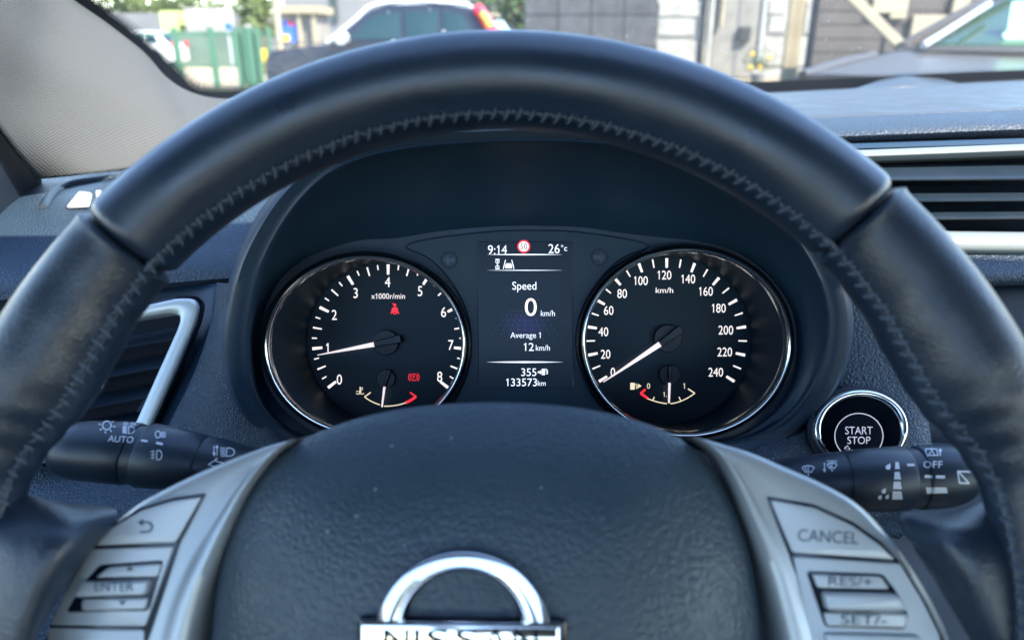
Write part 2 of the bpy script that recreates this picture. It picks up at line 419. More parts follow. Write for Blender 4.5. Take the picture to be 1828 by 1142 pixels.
def wbox(mb, x0, y0, x1, y1, D, dep, ground=False):     # pixel rectangle on the plane D ahead, dep metres deep
    a, b = gx(x0, (y0+y1)/2, D), gx(x1, (y0+y1)/2, D); t, u = gx(x0, y0, D).z, gx(x1, y1, D).z
    mb.abox(a.x, b.x, D, D+dep, 0 if ground else u, t)
g = MB(); g.add([(-400, -60, 0), (400, -60, 0), (400, 900, 0), (-400, 900, 0)], [(0, 1, 2, 3)])
tag(g.build('ground', X['ground'], smooth=0), kind='structure')
g = MB(); g.add([(-9, -30, .004), (60, -30, .004), (60, 23.6, .004), (-9, 17.5, .004)], [(0, 1, 2, 3)])
tag(g.build('parking_ground', X['asphalt'], smooth=0), kind='structure')
g = MB(); g.add([(-9, 12, .008), (-3, 12, .008), (-2, 17.3, .008), (-9, 17.3, .008)], [(0, 1, 2, 3)])
tag(g.build('lawn', X['lawn'], smooth=0), kind='structure')

# green fence on the left
FD = 18.0
b0 = gx(380, 150, FD)
fe = thing('green_fence', 'green steel fence of thin posts and rails beyond the lawn at left', 'fence', (b0.x, FD, 0))
for px_, wd in ((316, 9), (380, 9), (425, 8), (438, 7), (447, 13), (462, 6), (482, 6)):
    a = gx(px_, 90, FD); ww = wd/1320*FD*.5
    q = MB(); q.abox(a.x-ww, a.x+ww, FD-.05, FD+.05, 0, gx(px_, 49, FD).z); q.build('post', X['green'], fe, 0)
for y in (62, 118):
    q = MB(); a, c = gx(180, y, FD), gx(485, y, FD); q.abox(a.x, c.x, FD+.05, FD+.08, a.z-.03, a.z+.03); q.build('rail', X['green'], fe, 0)
q = MB(); a, c = gx(424, 60, FD), gx(462, 140, FD); n_ = 12
for i in range(n_):
    x = a.x+(c.x-a.x)*i/(n_-1); q.abox(x-.022, x+.022, FD+.09, FD+.11, .1, a.z)
q.build('gate_infill', X['green'], fe, 0)
# hoarding and long wall beyond it
q = MB(); wbox(q, 120, 56, 470, 97, 34, .15, True); tag(q.build('green_hoarding', X['greenmesh'], smooth=0), 'long pale green hoarding standing behind the green posts', 'hoarding')
q = MB(); wbox(q, 100, 24, 500, 70, 52, 3, True); o = tag(q.build('warehouse', X['greywall'], smooth=0), 'long low grey warehouse wall far behind the green fence', 'warehouse')
q = MB(); wbox(q, 330, 14, 392, 48, 49, 2.5, True); o = tag(q.build('truck_trailer', X['white'], smooth=0), 'white box trailer parked before the long grey warehouse', 'trailer')
q = MB(); wbox(q, 286, 20, 316, 44, 49.5, 2.2, True); tag(q.build('site_container', X['lime'], smooth=0), 'yellow green container beside the white trailer', 'container')
# small white car behind the fence
def car(name, label, x, y, yaw, L_, H, paint, cat='car', group=None, glass='carglass'):
    t = thing(name, label, cat, (x, y, 0), group); t.rotation_euler = (0, 0, yaw)
    w_ = .86
    def put(nm, mb, mt): 
        me = mb.build(nm, mt, None, 35); me.parent = t; return me
    def body(pr, w0, w1, nm, mt):
        q = MB(); zs = [p[1] for p in pr]; z0, z1 = min(zs), max(zs)
        rows = [[V((a*L_, s*(w0+(w1-w0)*(z*H-z0*H)/max(1e-6, (z1-z0)*H)), z*H)) for a, z in pr] for s in (-1, -.96, .96, 1)]
        rows[0] = [p.lerp(V((sum(v.x for v in rows[0])/len(pr), p.y, sum(v.z for v in rows[0])/len(pr))), .03) for p in rows[0]]
        rows[3] = [p.lerp(V((sum(v.x for v in rows[3])/len(pr), p.y, sum(v.z for v in rows[3])/len(pr))), .03) for p in rows[3]]
        bb = q.grid(rows, cu=True); q.fill([rows[0]]); q.fill([rows[3]])
        return put(nm, q, mt)
    low = [(-.5, .16), (-.5, .42), (-.47, .55), (-.2, .62), (.1, .63), (.46, .64), (.5, .55), (.5, .2), (.45, .14), (-.45, .12)]
    body(low, w_, w_, 'body', paint)
    body([(-.22, .615), (-.05, .93), (.02, .985), (.25, 1), (.38, .95), (.46, .63)], w_-.02, w_-.22, 'cabin', paint)
    for s in (-1, 1):
        for k, wn in enumerate(([(-.15, .65), (-.03, .89), (.08, .92), (.08, .66)], [(.10, .66), (.10, .92), (.24, .93), (.24, .67)], [(.26, .67), (.26, .92), (.34, .89), (.39, .68)])):
            q = MB(); pts = [V((a*L_, s*(w_-.02-.2*(z-.615)/.385+.012), z*H)) for a, z in wn]; prism(q, pts, V((0, s, 0)), [(0, -.02), (0, .004), (.01, .008)]); put('window', q, X[glass])
        for a in (-.31, .32):
            q = MB(); q.tube([V((a*L_, s*(w_-.2), .33)), V((a*L_, s*(w_+.01), .33))], .33, 24); put('wheel', q, X['tyre'])
    for nm, wn, in (('windscreen', [(-.205, .64), (-.06, .91)]), ('rear_window', [(.40, .91), (.452, .67)])):
        q = MB(); (a, z), (c, d) = wn; e = -.012 if nm == 'windscreen' else .012
        pts = [V((a*L_+e, -w_*.8, z*H)), V((c*L_+e, -w_*.72, d*H)), V((c*L_+e, w_*.72, d*H)), V((a*L_+e, w_*.8, z*H))]
        nn = (pts[1]-pts[0]).cross(pts[2]-pts[0]).normalized(); 
        if nn.z < 0: nn = -nn
        prism(q, pts, nn, [(0, -.02), (0, .012), (.01, .016)]); put(nm, q, X[glass])
    return t, put, w_
p = gx(322, 100, 30); t, put, _ = car('parked_car', 'small white hatchback with red rear lamp behind the green fence', p.x-1.95, 30, radians(3), 3.9, 1.32, X['whitecar'])
for s in (-1, 1):
    q = MB(); q.box(V((3.9*.5, s*.7, .85)), V((.03, 0, 0)), V((0, .12, 0)), V((0, 0, .12))); put('tail_lamp', q, X['tail'])
# dark SUV across the yard (its front to the left)
SD = 13.2
xa, xb = gx(468, 90, SD).x, gx(893, 40, SD).x
t, put, sw = car('parked_suv', 'dark navy off-road car with bright roof edge parked across the yard', (xa+xb)/2, SD+.9, 0, xb-xa, 1.66, X['navycar'], 'car')
Ls = xb-xa
for s in (-1, 1):
    q = MB(); q.tube(cr([V((-.23*Ls, s*(sw-.02), 1.04)), V((-.10*Ls, s*(sw-.14), 1.43)), V((-.03*Ls, s*(sw-.2), 1.63)), V((.15*Ls, s*(sw-.21), 1.69)), V((.37*Ls, s*(sw-.2), 1.64))], 24), .032, 8)
    put('roof_highlight', q, X['whitecar'])  # pale tube put in for the sky highlight along the roof edge
    q = MB(); q.tube(cr([V((.40*Ls, s*(sw-.14), 1.60)), V((.435*Ls, s*(sw-.10), 1.42)), V((.47*Ls, s*(sw-.03), 1.15)), V((.48*Ls, s*(sw-.01), 1.0))], 16), .085, 10)
    lamp = put('tail_lamp', q, X['tail'])
    q = MB(); q.tube(cr([V((.422*Ls, s*(sw-.06), 1.50)), V((.445*Ls, s*(sw-.03), 1.38)), V((.458*Ls, s*(sw+.0), 1.28))], 8), .06, 10)
    a_ = put('indicator', q, X['amber']); a_.parent = lamp
    q = MB(); q.tube([V((-.155*Ls, s*(sw+.02), 1.08)), V((-.155*Ls, s*(sw+.17), 1.11)), V((-.155*Ls, s*(sw+.28), 1.11))], [.05, .13, .1], 12); put('mirror', q, X['steel'])
q = MB(); q.abox(-.495*Ls, -.21*Ls, -sw*.85, sw*.85, 1.025, 1.045); put('bonnet', q, mat('highlight_bonnet', (.03, .035, .05), .16, coat=1))  # paler, glossier than the body paint, to bring out the sky highlight
# pale blue car whose end shows to the right of the SUV
p = gx(960, 60, 17.6); t, put, _ = car('compact_car', 'pale blue car with cream roof half hidden behind the navy car', gx(940, 60, 17.6).x-2.1, 17.6, 0, 4.2, 1.52, X['bluecar'])
q = MB(); q.abox(-.9, 1.5, -.72, .72, 1.53, 1.6); put('roof', q, X['cream'])

# dark panelled wall
WD = 22.0
a, c = gx(936, 60, WD), gx(1171, 60, WD)
pw = thing('panelled_wall', 'dark slate wall of square panels left of the white facade', 'wall', ((a.x+c.x)/2, WD, 0))
q = MB(); q.abox(a.x, c.x, WD, WD+.3, 0, 4.2); q.build('wall', X['darkgap'], pw, 0)
for i in range(4):
    for k in range(5):
        x0 = a.x+(c.x-a.x)*i/4+.015; x1 = a.x+(c.x-a.x)*(i+1)/4-.015; z0 = .05+k*.82
        q = MB(); q.abox(x0, x1, WD-.04, WD-.002, z0, z0+.79); q.build('panel', X['darkwall'], pw, 0, bevel=.01)
# white facade with door, pipes and columns
a, c = gx(1172, 60, WD), gx(1452, 60, WD)
wf = thing('white_facade', 'white rendered building front with grey doorway behind two columns', 'building', ((a.x+c.x)/2, WD, 0))
q = MB(); q.abox(a.x, c.x, WD+.1, WD+4, 0, 4.5); q.build('wall', X['white'], wf, 0)
def fx(x): return gx(x, 60, WD).x
q = MB(); q.abox(fx(1273), fx(1352), WD, WD+.098, .05, 3.2); q.build('doorway', X['pale'], wf, 0)
q = MB(); q.abox(fx(1316), fx(1320), WD-.02, WD-.002, .1, 3.2); q.build('door_edge', X['greywall'], wf, 0)
q = MB(); q.abox(fx(1252), fx(1257), WD-.02, WD+.097, .0, 3.4); q.build('frame', X['darkwall'], wf, 0)
q = MB(); q.abox(fx(1357), fx(1364), WD-.02, WD+.097, .5, 3.4); q.build('frame', X['steel'], wf, 0)
for x, r, z0 in ((1265, .07, 0), (1284, .06, 1.4)):
    q = MB(); q.tube([V((fx(x), WD-.1, z0)), V((fx(x), WD-.1, 3.6))], r, 12); q.build('drainpipe', X['white'] if z0 == 0 else X['cream'], wf)
q = MB(); q.abox(fx(1318), fx(1338), WD-.14, WD-.021, gx(1320, 76, WD).z, gx(1320, 48, WD).z); q.build('letter_box', X['darkgap'], wf, 0, bevel=.02)
for x0, x1, y in ((1173, 1250, 69), (1364, 1450, 64)):
    q = MB(); q.abox(fx(x0), fx(x1), WD+.085, WD+.099, gx(x0, y, WD).z-.02, gx(x0, y, WD).z+.02)
    q.build('ledge', X['pale'], wf, 0)
for x0, x1, y0, y1 in ((1174, 1248, 4, 30), (1174, 1240, 34, 64), (1174, 1248, 74, 128), (1368, 1400, 0, 26), (1372, 1403, 30, 58), (1366, 1450, 70, 118), (1436, 1450, 4, 60)):
    q = MB(); q.abox(fx(x0), fx(x1), WD+.05, WD+.0985, gx(x0, y1, WD).z, gx(x0, y0, WD).z); q.build('render_block', X['white'], wf, 0, bevel=.02)
for i, (x, r) in enumerate(((1411, .11), (1425, .10))):
    t = fx(x)*(18.5/WD)
    q = MB(); q.abox(t-r*.85, t+r*.85, 18.45, 18.6, 0, 4)
    tag(q.build('post', X['cream'], smooth=0, bevel=.01), ('cream square post standing before the white facade, left of the pair', 'narrower cream post right of the pair before the white facade')[i], 'post', 'cream posts before the facade')
# shrub in flower by the doorway
p = gx(1355, 115, 20.5)
sh = thing('flowering_plant', 'small potted plant with yellow flowers by the grey doorway', 'plant', (p.x, 20.5, 0))
q = MB(); q.tube([V((p.x, 20.5, 0)), V((p.x, 20.5, .22))], [.15, .2], 14); q.build('pot', X['greywall'], sh)
q = MB()
for i in range(160):
    c_ = V((p.x+random.gauss(0, .2), 20.5+random.gauss(0, .15), .28+abs(random.gauss(.18, .2)))); d = V((random.random()-.5, random.random()-.5, random.random()-.3)).normalized(); e = d.orthogonal().normalized()
    q.add([c_-d*.06, c_+e*.025, c_+d*.06, c_-e*.025], [(0, 1, 2, 3)])
q.build('foliage', X['leaf2'], sh, 0)
for x, y in ((1343, 97), (1373, 104), (1357, 121), (1339, 121)):
    c_ = gx(x, y, 20.3); q = MB(); q.tube([c_-V((0, .03, 0)), c_, c_+V((0, .03, 0))], [.035, .06, .035], 10); q.build('flower', X['yellow'], sh)
# slatted wall at right
SLD = 16.0
a, c = gx(1452, 60, SLD), gx(1830, 60, SLD)
sl = thing('slatted_shed', 'dark brown boarded shed with cream blocks behind the bronze car', 'shed', ((a.x+c.x)/2, SLD, 0))
q = MB(); q.abox(a.x, c.x, SLD+.03, SLD+.3, 0, 4.2); q.build('wall', X['darkgap'], sl, 0)
for k in range(16):
    for i in range(3):
        w3 = (c.x-a.x)/3
        q = MB(); q.abox(a.x+w3*i+.03, a.x+w3*(i+1)-.03, SLD-.015, SLD+.029, .05+k*.26, .29+k*.26); q.build('board', X['slat'], sl, 0, bevel=.01)
for x0, y0, x1, y1 in ((1626, 28, 1694, 74), (1590, -5, 1612, 34), (1700, -10, 1722, 24), (1556, -4, 1612, 24)):
    q = MB(); u, v_ = gx(x0, y0, SLD), gx(x1, y1, SLD); q.abox(u.x, v_.x, SLD-.12-.01*(x0 % 5), SLD-.017, v_.z, u.z); q.build('block', X['cream'], sl, 0, bevel=.01)
q = MB(); A, B = gx(1495, -30, 14), gx(1612, 86, 14); d = (B-A).normalized(); sd_ = d.cross(V((0, 1, 0))).normalized()
q.box((A+B)/2, (B-A)/2, sd_*.085, V((0, .06, 0))); tag(q.build('timber_brace', X['cream'], smooth=0, bevel=.01), 'slanting cream timber beam before the dark boarded shed', 'beam')

# buildings and bits between fence and SUV
q = MB(); wbox(q, 505, -60, 640, 70, 30, 6, True); o = tag(q.build('grey_building', X['greywall'], smooth=0), 'grey building block rising behind the bonnet of the navy car', 'building')
q = MB(); wbox(q, 590, -60, 600, 40, 29.9, .05); q.build('window', X['carglass'], None, 0).parent = o
q = MB(); wbox(q, 560, -80, 940, 30, 36, 8, True); tag(q.build('dark_building', X['darkwall'], smooth=0), 'dark wide building behind the roof of the navy car', 'building')
kx = gx(515, 60, 24)
ki = thing('kiosk', 'cream framed kiosk with blue and yellow poster beyond the navy bonnet', 'kiosk', (kx.x, 24, 0))
q = MB(); wbox(q, 498, 24, 562, 90, 24.4, 2, True); q.build('body', X['pale'], ki, 0)
q = MB(); wbox(q, 496, 10, 566, 24, 24.1, 2.2); q.build('roof', X['cream'], ki, 0)
for x in (531, 557): q = MB(); wbox(q, x, 24, x+7, 80, 24.2, .1, True); q.build('post', X['cream'], ki, 0)
q = MB(); wbox(q, 505, 38, 530, 75, 24.3, .05); bo = q.build('poster', X['blue'], ki, 0)
q = MB(); wbox(q, 505, 62, 517, 74, 24.28, .015); q.build('patch', X['yellow'], bo, 0)
q = MB(); wbox(q, 514, 38, 525, 46, 24.28, .015); q.build('patch', X['red'], bo, 0)
def pole(px_, y0, D, r, mt, name, label, cat, head=None):
    a = gx(px_, 60, D); t = thing(name, label, cat, (a.x, D, 0)); q = MB(); q.tube([V((a.x, D, 0)), V((a.x, D, gx(px_, y0, D).z))], r, 10); q.build('pole', mt, t)
    if head:
        y, rr, hm = head; c_ = gx(px_, y, D); q = MB(); q.tube([c_+V((0, -.04, 0)), c_+V((0, .04, 0))], rr, 20); q.build('head', hm, t)
    return t
pole(497, -40, 20, .09, X['cream'], 'street_lamp', 'pale concrete lamp post beside the kiosk', 'lamp post')
pole(408, 48, 22, .03, X['steel'], 'road_sign', 'round blue sign on a pole behind the green fence', 'sign', (48, .1, X['blue']))
pole(443, 51, 21, .03, X['steel'], 'road_sign', 'round white sign on a pole behind the green gate', 'sign', (51, .11, X['white']))
q = MB(); wbox(q, 461, 88, 473, 104, 26, .25, True); tag(q.build('waste_bin', X['yellow'], smooth=0, bevel=.03), 'yellow bin at the end of the green fence', 'bin')
# trees
def tree(x, y, h, r, label, leaf, n=900, seed=1):
    rg = random.Random(seed); t = thing('tree', label, 'tree', (x, y, 0), 'trees beyond the yard')
    q = MB(); q.tube(cr([V((x, y, 0)), V((x+.1, y, h*.3)), V((x-.1, y, h*.75))], 8), [.22, .21, .2, .18, .15, .12, .09, .05], 8)
    for i in range(5):
        a = rg.random()*6.3; q.tube([V((x, y, h*.35+i*.06*h)), V((x+cos(a)*r*.6, y+sin(a)*r*.6, h*.55+i*.07*h))], [.09, .03], 6)
    q.build('trunk', X['bark'], t)
    q = MB(); cl = [(V((x+rg.gauss(0, r*.45), y+rg.gauss(0, r*.45), h*(.45+.5*rg.random()))), r*(.25+.3*rg.random())) for _ in range(16)]
    for i in range(n):
        c_, rr = rg.choice(cl); d = V((rg.gauss(0, 1), rg.gauss(0, 1), rg.gauss(0, 1))).normalized(); p_ = c_+d*rr*rg.random()**.4
        e = V((rg.gauss(0, 1), rg.gauss(0, 1), rg.gauss(0, 1))).normalized(); f = e.orthogonal().normalized(); s_ = .16+.14*rg.random()
        q.add([p_-e*s_, p_+f*s_*.5, p_+e*s_, p_-f*s_*.5], [(0, 1, 2, 3)])
    q.build('crown', leaf, t, 0)
for i, (px_, top, D, r, lb) in enumerate(((205, -25, 62, 2.6, 'pale tree at the far left above the black windscreen edge'), (262, 10, 66, 2.0, 'low round tree left of the yellow green container'),
        (300, 0, 64, 2.6, 'broad tree right above the yellow green container'), (378, -12, 66, 3.2, 'tall tree spreading above the white trailer'), (412, 16, 70, 1.6, 'small bush-like tree right of the white trailer'),
        (466, 5, 40, 1.2, 'slim tree left of the pale lamp post'), (905, -40, 30, 3.0, 'dense green tree above the pale blue car'))):
    a = gx(px_, 60, D); tree(a.x, D, gx(px_, top, D).z*1.02, r, lb, X['leaf'] if i < 6 else X['leaf2'], 900, i+3)

# bronze car close by on the right (its bonnet and windscreen show)
bc = thing('bronze_car', 'bronze brown car close by at right with glossy bonnet and wide windscreen', 'car', (3.2, 5.2, 0))
rows = loft([[P(1425, 137, 4.6), P(1500, 118, 4.9), P(1560, 103, 5.2), P(1612, 90, 5.5)],
             [P(1500, 138, 4.35), P(1570, 120, 4.7), P(1640, 108, 5.0), P(1700, 97, 5.4)],
             [P(1640, 150, 4.0), P(1720, 130, 4.4), P(1800, 115, 4.9), P(1880, 99, 5.3)],
             [P(1760, 190, 3.6), P(1860, 150, 4.0), P(1960, 128, 4.5), P(2060, 104, 5.1)]], 24, 20)
q = MB(); q.grid(rows); q.build('bonnet', X['browncar'], bc, 60, solid=.02)
q = MB(); ed = [r[0] for r in rows]; q.grid([ed, [V((p_.x, p_.y, .25)) for p_ in ed]]); 
ed = rows[0]; q.grid([ed, [V((p_.x, p_.y, .25)) for p_ in ed]]); q.build('front', X['browncar'], bc, 40, solid=.03)
rows = loft([[P(1622, 86, 5.6), P(1700, 45, 5.9), P(1790, -5, 6.3), P(1850, -40, 6.6)],
             [P(1740, 88, 5.4), P(1800, 50, 5.7), P(1880, 0, 6.1), P(1940, -40, 6.4)],
             [P(2060, 96, 5.1), P(2100, 55, 5.4), P(2150, 5, 5.8), P(2200, -40, 6.1)]], 16, 16)
q = MB(); q.grid(rows); q.build('windscreen', mat('tree_reflection_glass', (.02, .05, .025), .12, spec=.25), bc, 60, solid=.01)  # green of reflected trees is put into the glass colour
for nm, pts, r, mt in (('pillar', [P(1608, 88, 5.55), P(1700, 36, 5.85), P(1800, -18, 6.25)], .05, X['browncar']),
        ('wiper', [P(1648, 82, 5.3), P(1700, 50, 5.55), P(1766, 8, 5.9)], .025, X['steel']),
        ('cowl', [P(1600, 92, 5.5), P(1660, 92, 5.4), P(1760, 92, 5.3), P(2060, 100, 5.05)], .035, X['darkgap']),
        ('wing_edge', [P(1432, 134, 4.55), P(1500, 114, 4.9), P(1560, 100, 5.2)], .03, X['browncar'])):
    q = MB(); q.tube(cr(pts, 14), r, 8); q.build(nm, mt, bc)
pl_ = PL(P(1815, 45, 5.5), V((-.2, -1, .5)))
q = MB(); prism(q, [pl_.hit(x, y) for x, y in ((1806, 6), (1850, 2), (1850, 70), (1800, 78), (1788, 64), (1798, 56))], pl_.n, [(0, 0), (0, .01)]); q.build('paper', X['mint'], bc, 0)

# ================================================================== CAR INTERIOR
# ---------- windscreen
ws = thing('windscreen', 'clear windscreen glass with black dotted edge above the dashboard', 'windscreen', P(900, 150, 1.0))
GP = [[P(-60, -220, .50), P(110, -10, .66), P(225, 88, .76), P(330, 215, .86)],
      [P(500, -420, .60), P(520, -120, .78), P(540, 40, .90), P(560, 226, .98)],
      [P(1000, -450, .62), P(1000, -140, .82), P(1000, 30, .96), P(1000, 220, 1.04)],
      [P(1500, -450, .62), P(1500, -140, .84), P(1500, 20, .98), P(1500, 208, 1.06)],
      [P(2000, -450, .62), P(2000, -140, .84), P(2000, 20, .98), P(2000, 196, 1.07)]]
gq = MB(); gq.grid(loft(GP, 24, 40)); gq.build('glass', M['glass'], ws, 60)
gs = on_mesh(gq)
def band(pts, wd):                        # black ceramic band below/left of an edge line, as pixel strip
    d = Dec(); out = cr(p2(pts), 60)
    a = [(p_.x, p_.y) for p_ in out]; b_ = []
    for i, p_ in enumerate(out):
        t = (out[min(i+1, 59)]-out[max(i-1, 0)]).normalized(); b_.append((p_.x-t.y*wd, p_.y+t.x*wd))
    d.v = a+b_; d.f = [(i, i+1, 61+i, 60+i) for i in range(59)]
    return d, out
fr = [(110, -48), (162, 0), (257, 76), (318, 132), (334, 149), (352, 160), (380, 163), (430, 163), (600, 160)]
d, line = band(fr, 26); d.put('black_edge', gs, M['frit'], ws, .002)
d2 = Dec()
for i in range(240):
    t = i/239*58; k = int(t); p_ = line[k].lerp(line[k+1], t-k); tg = (line[k+1]-line[k]).normalized()
    for r in range(6):
        if (i+r) % 2: continue
        q = p_ + V((tg.y, -tg.x, 0))*(1.5+r*3.0); d2.disc(q.x, q.y, 2.3-.27*r, n=6)
d2.put('edge_dots', gs, M['frit'], ws, .0022)
d, line = band([(1200, 150), (1330, 147), (1480, 141), (1600, 135), (1720, 129), (1900, 122)], 22); d.put('lower_edge', gs, M['frit'], ws, .002)
d2 = Dec()
for i in range(230):
    t = i/229*58; k = int(t); p_ = line[k].lerp(line[k+1], t-k)
    for r in range(2):
        if (i+r) % 2 == 0: d2.disc(p_.x, p_.y-1.5-r*2.6, 1.3-.2*r, n=6)
d2.put('lower_dots', gs, M['frit'], ws, .0022)
d = Dec()
for x, y in ((693, 21), (767, 16), (792, 55), (702, 73)): d.arc(x, y, 3.6, 1.6, n=12).disc(x, y, 1.5, n=8)
for i in range(70): d.disc(random.uniform(880, 1820), random.uniform(2, 100), random.uniform(.5, 1.1), n=6)
d.put('dust', gs, M['dust'], ws, .002)['kind'] = 'stuff'

# ---------- body: pillar trim, headlining, door edge
cb = thing('car_body', 'pale woven cloth windscreen pillar of the car at the left edge', 'car pillar', P(180, 310, .6))
PR = loft([[P(-80, -60, .44), P(-70, 60, .46), P(-40, 170, .49), P(20, 260, .535), P(62, 318, .575)],
           [P(-20, -60, .50), P(20, 60, .52), P(60, 170, .55), P(110, 255, .575), P(150, 311, .592)],
           [P(36, -60, .56), P(80, 60, .585), P(160, 160, .61), P(215, 235, .625), P(240, 300, .625)],
           [P(60, -60, .60), P(118, 20, .635), P(210, 110, .67), P(300, 196, .68), P(330, 282, .655)],
           [P(78, -60, .63), P(136, 4, .68), P(242, 92, .735), P(334, 178, .77), P(450, 205, .78)],
           [P(84, -60, .66), P(142, 2, .71), P(250, 90, .77), P(345, 172, .83), P(540, 178, .87)]], 60, 70)
q = MB(); q.grid(PR); pt = q.build('pillar_trim', M['cloth'], cb, 80, solid=.003)
me = pt.data; uvl = me.uv_layers.new(name='UVMap'); nu = 60
LU = [0]; LV = [0]
for i in range(1, 60): LU.append(LU[-1]+(PR[35][i]-PR[35][i-1]).length)
for k in range(1, 70): LV.append(LV[-1]+(PR[k][30]-PR[k-1][30]).length)
lk = {}
for k in range(70):
    for i in range(60): lk[tuple(round(c, 5) for c in PR[k][i]-worldloc(cb))] = (LV[k], LU[i])
for lp in me.loops:
    uvl.data[lp.index].uv = lk.get(tuple(round(c, 5) for c in me.vertices[lp.vertex_index].co), (0, 0))
q = MB(); q.grid(loft([[P(-200, 60, .42), P(-120, 250, .45), P(-60, 420, .47), P(-40, 600, .48)], [P(-60, 150, .50), P(-20, 190, .52), P(10, 260, .56), P(20, 600, .55)],
                       [P(-10, 180, .54), P(30, 240, .58), P(70, 320, .63), P(60, 600, .6)]], 20, 20)); q.build('door_edge', M['door'], cb, 60, solid=.004)
q = MB(); rz = 1.15
def roofz(x, y): return rz+.34-.16*((x-.2)/.82)**4-.05*((y+.5)/.8)**2 if y > -.5 else rz+.34-.16*((x-.2)/.82)**4
xs = [-.62+1.67*i/20 for i in range(21)]; ys = [-2.2+2.43*k/30 for k in range(31)]
hole = lambda x, y: -.50 < x < .22 and -1.5 < y < -.5  # unseen roof opening, placed and sized to let sky light in
for i in range(20):
    for k in range(30):
        if hole((xs[i]+xs[i+1])/2, (ys[k]+ys[k+1])/2): continue
        q.add([V((x, y, roofz(x, y))) for x, y in ((xs[i], ys[k]), (xs[i+1], ys[k]), (xs[i+1], ys[k+1]), (xs[i], ys[k+1]))], [(0, 1, 2, 3)])
q.build('headlining', mat('headlining', (.36, .36, .35), .9), cb, 60, solid=.03)  # unseen roof, front edge set to keep direct sun off the dash
# unseen lower shell (doors, bulkhead, floor), added to shut out light from below
for nm, a in (('door_panel', (-.74, -.68, -2.2, .75, .25, .98)), ('door_panel', (1.10, 1.16, -2.2, .75, .25, .98)), ('bulkhead', (-.67, 1.09, .76, .80, .25, .86)), ('floor', (-.67, 1.09, -2.2, .755, .25, .30)), ('rear_shelf', (-.67, 1.09, -2.2, -1.7, .31, .95))):
    q = MB(); q.abox(*a); q.build(nm, M['door'], cb, 0, bevel=.01)
# driver's seat back and headrest, unseen, added for dark reflections in the emblem
q = MB(); prism(q, [V((x, -.52, z)) for x, z in rnd([(-.24, .35), (.26, .35), (.24, .90), (.14, 1.02), (-.12, 1.02), (-.22, .90)], .06)], V((0, 1, -.15)).normalized(), [(0, -.12), (0, 0), (.01, .02), (.03, .03)]); q.build('seat_back', grain(mat('seat_cloth', (.05, .045, .043), .85), 300, .4, .001, 'noise', 0), cb, 50)
q = MB(); prism(q, [V((x, -.56, z)) for x, z in rnd([(-.12, 1.06), (.14, 1.06), (.12, 1.24), (-.10, 1.24)], .05)], V((0, 1, 0)), [(0, -.09), (0, 0), (.01, .015), (.03, .02)]); q.build('headrest', bpy.data.materials['seat_cloth'], cb, 50)
# ---------- dashboard
db = thing('dashboard', 'dark grained dashboard moulding stretching under the windscreen', 'dashboard', P(900, 250, .6))
def row(ys, zs, x0=560, x1=1960, n=6):     # ys given at x=1400 and x=1828
    r = []
    for i in range(n):
        x = x0+(x1-x0)*i/(n-1); t = (x-1400)/428; r.append(P(x, ys[0]+(ys[1]-ys[0])*t, zs))
    return r
q = MB(); q.grid(loft([row((164, 141), 1.08), row((168, 148), .98), row((175, 159), .84), row((191, 176), .72), row((206, 190), .668), row((216, 199), .640)], 50, 40))
q.build('top_pad', M['dashtop'], db, 60, solid=.003)
q = MB(); q.grid(loft([row((215.5, 198.5), .641), row((222, 205), .622), row((233, 215), .605), row((248, 228), .592), row((257, 239), .60), row((262, 244), .63)], 50, 30))
q.build('front_roll', M['dashroll'], db, 60, solid=.003)
def patch(name, cs, mt, parent, nu=30, nv=24, solid=.003, sm=60):
    q = MB(); q.grid(loft(cs, nu, nv)); o = q.build(name, mt, parent, sm, solid=solid); return q, o
# raised bump of the sensor pod at the windscreen foot
q = MB(); q.grid(loft([[P(1500, 166, .96), P(1570, 160, .98), P(1620, 157, .98), P(1690, 158, .98), P(1770, 160, .96)],
                       [P(1530, 158, 1.0), P(1585, 145, 1.02), P(1622, 141, 1.02), P(1660, 145, 1.02), P(1730, 154, 1.0)],
                       [P(1545, 154, 1.03), P(1592, 136, 1.055), P(1622, 132, 1.06), P(1650, 135, 1.055), P(1705, 149, 1.03)],
                       [P(1545, 160, 1.05), P(1592, 150, 1.075), P(1622, 148, 1.075), P(1650, 150, 1.075), P(1705, 158, 1.05)]], 24, 14)); q.build('sensor_cover', M['dashtop'], db, 60, solid=.002)
# solid core behind the mouldings, so no daylight leaks through
patch('core', [[P(-200, 560, .60), P(500, 330, .62), P(1000, 250, .66), P(2100, 225, .68)], [P(-200, 640, .58), P(500, 480, .60), P(1000, 430, .62), P(2100, 480, .62)],
               [P(-200, 800, .54), P(500, 700, .54), P(1000, 700, .55), P(2100, 700, .56)], [P(-200, 1000, .50), P(500, 1000, .48), P(1000, 1000, .48), P(2100, 1000, .52)], [P(-200, 1700, .45), P(500, 1700, .43), P(1000, 1700, .43), P(2100, 1700, .46)]], M['door'], db)
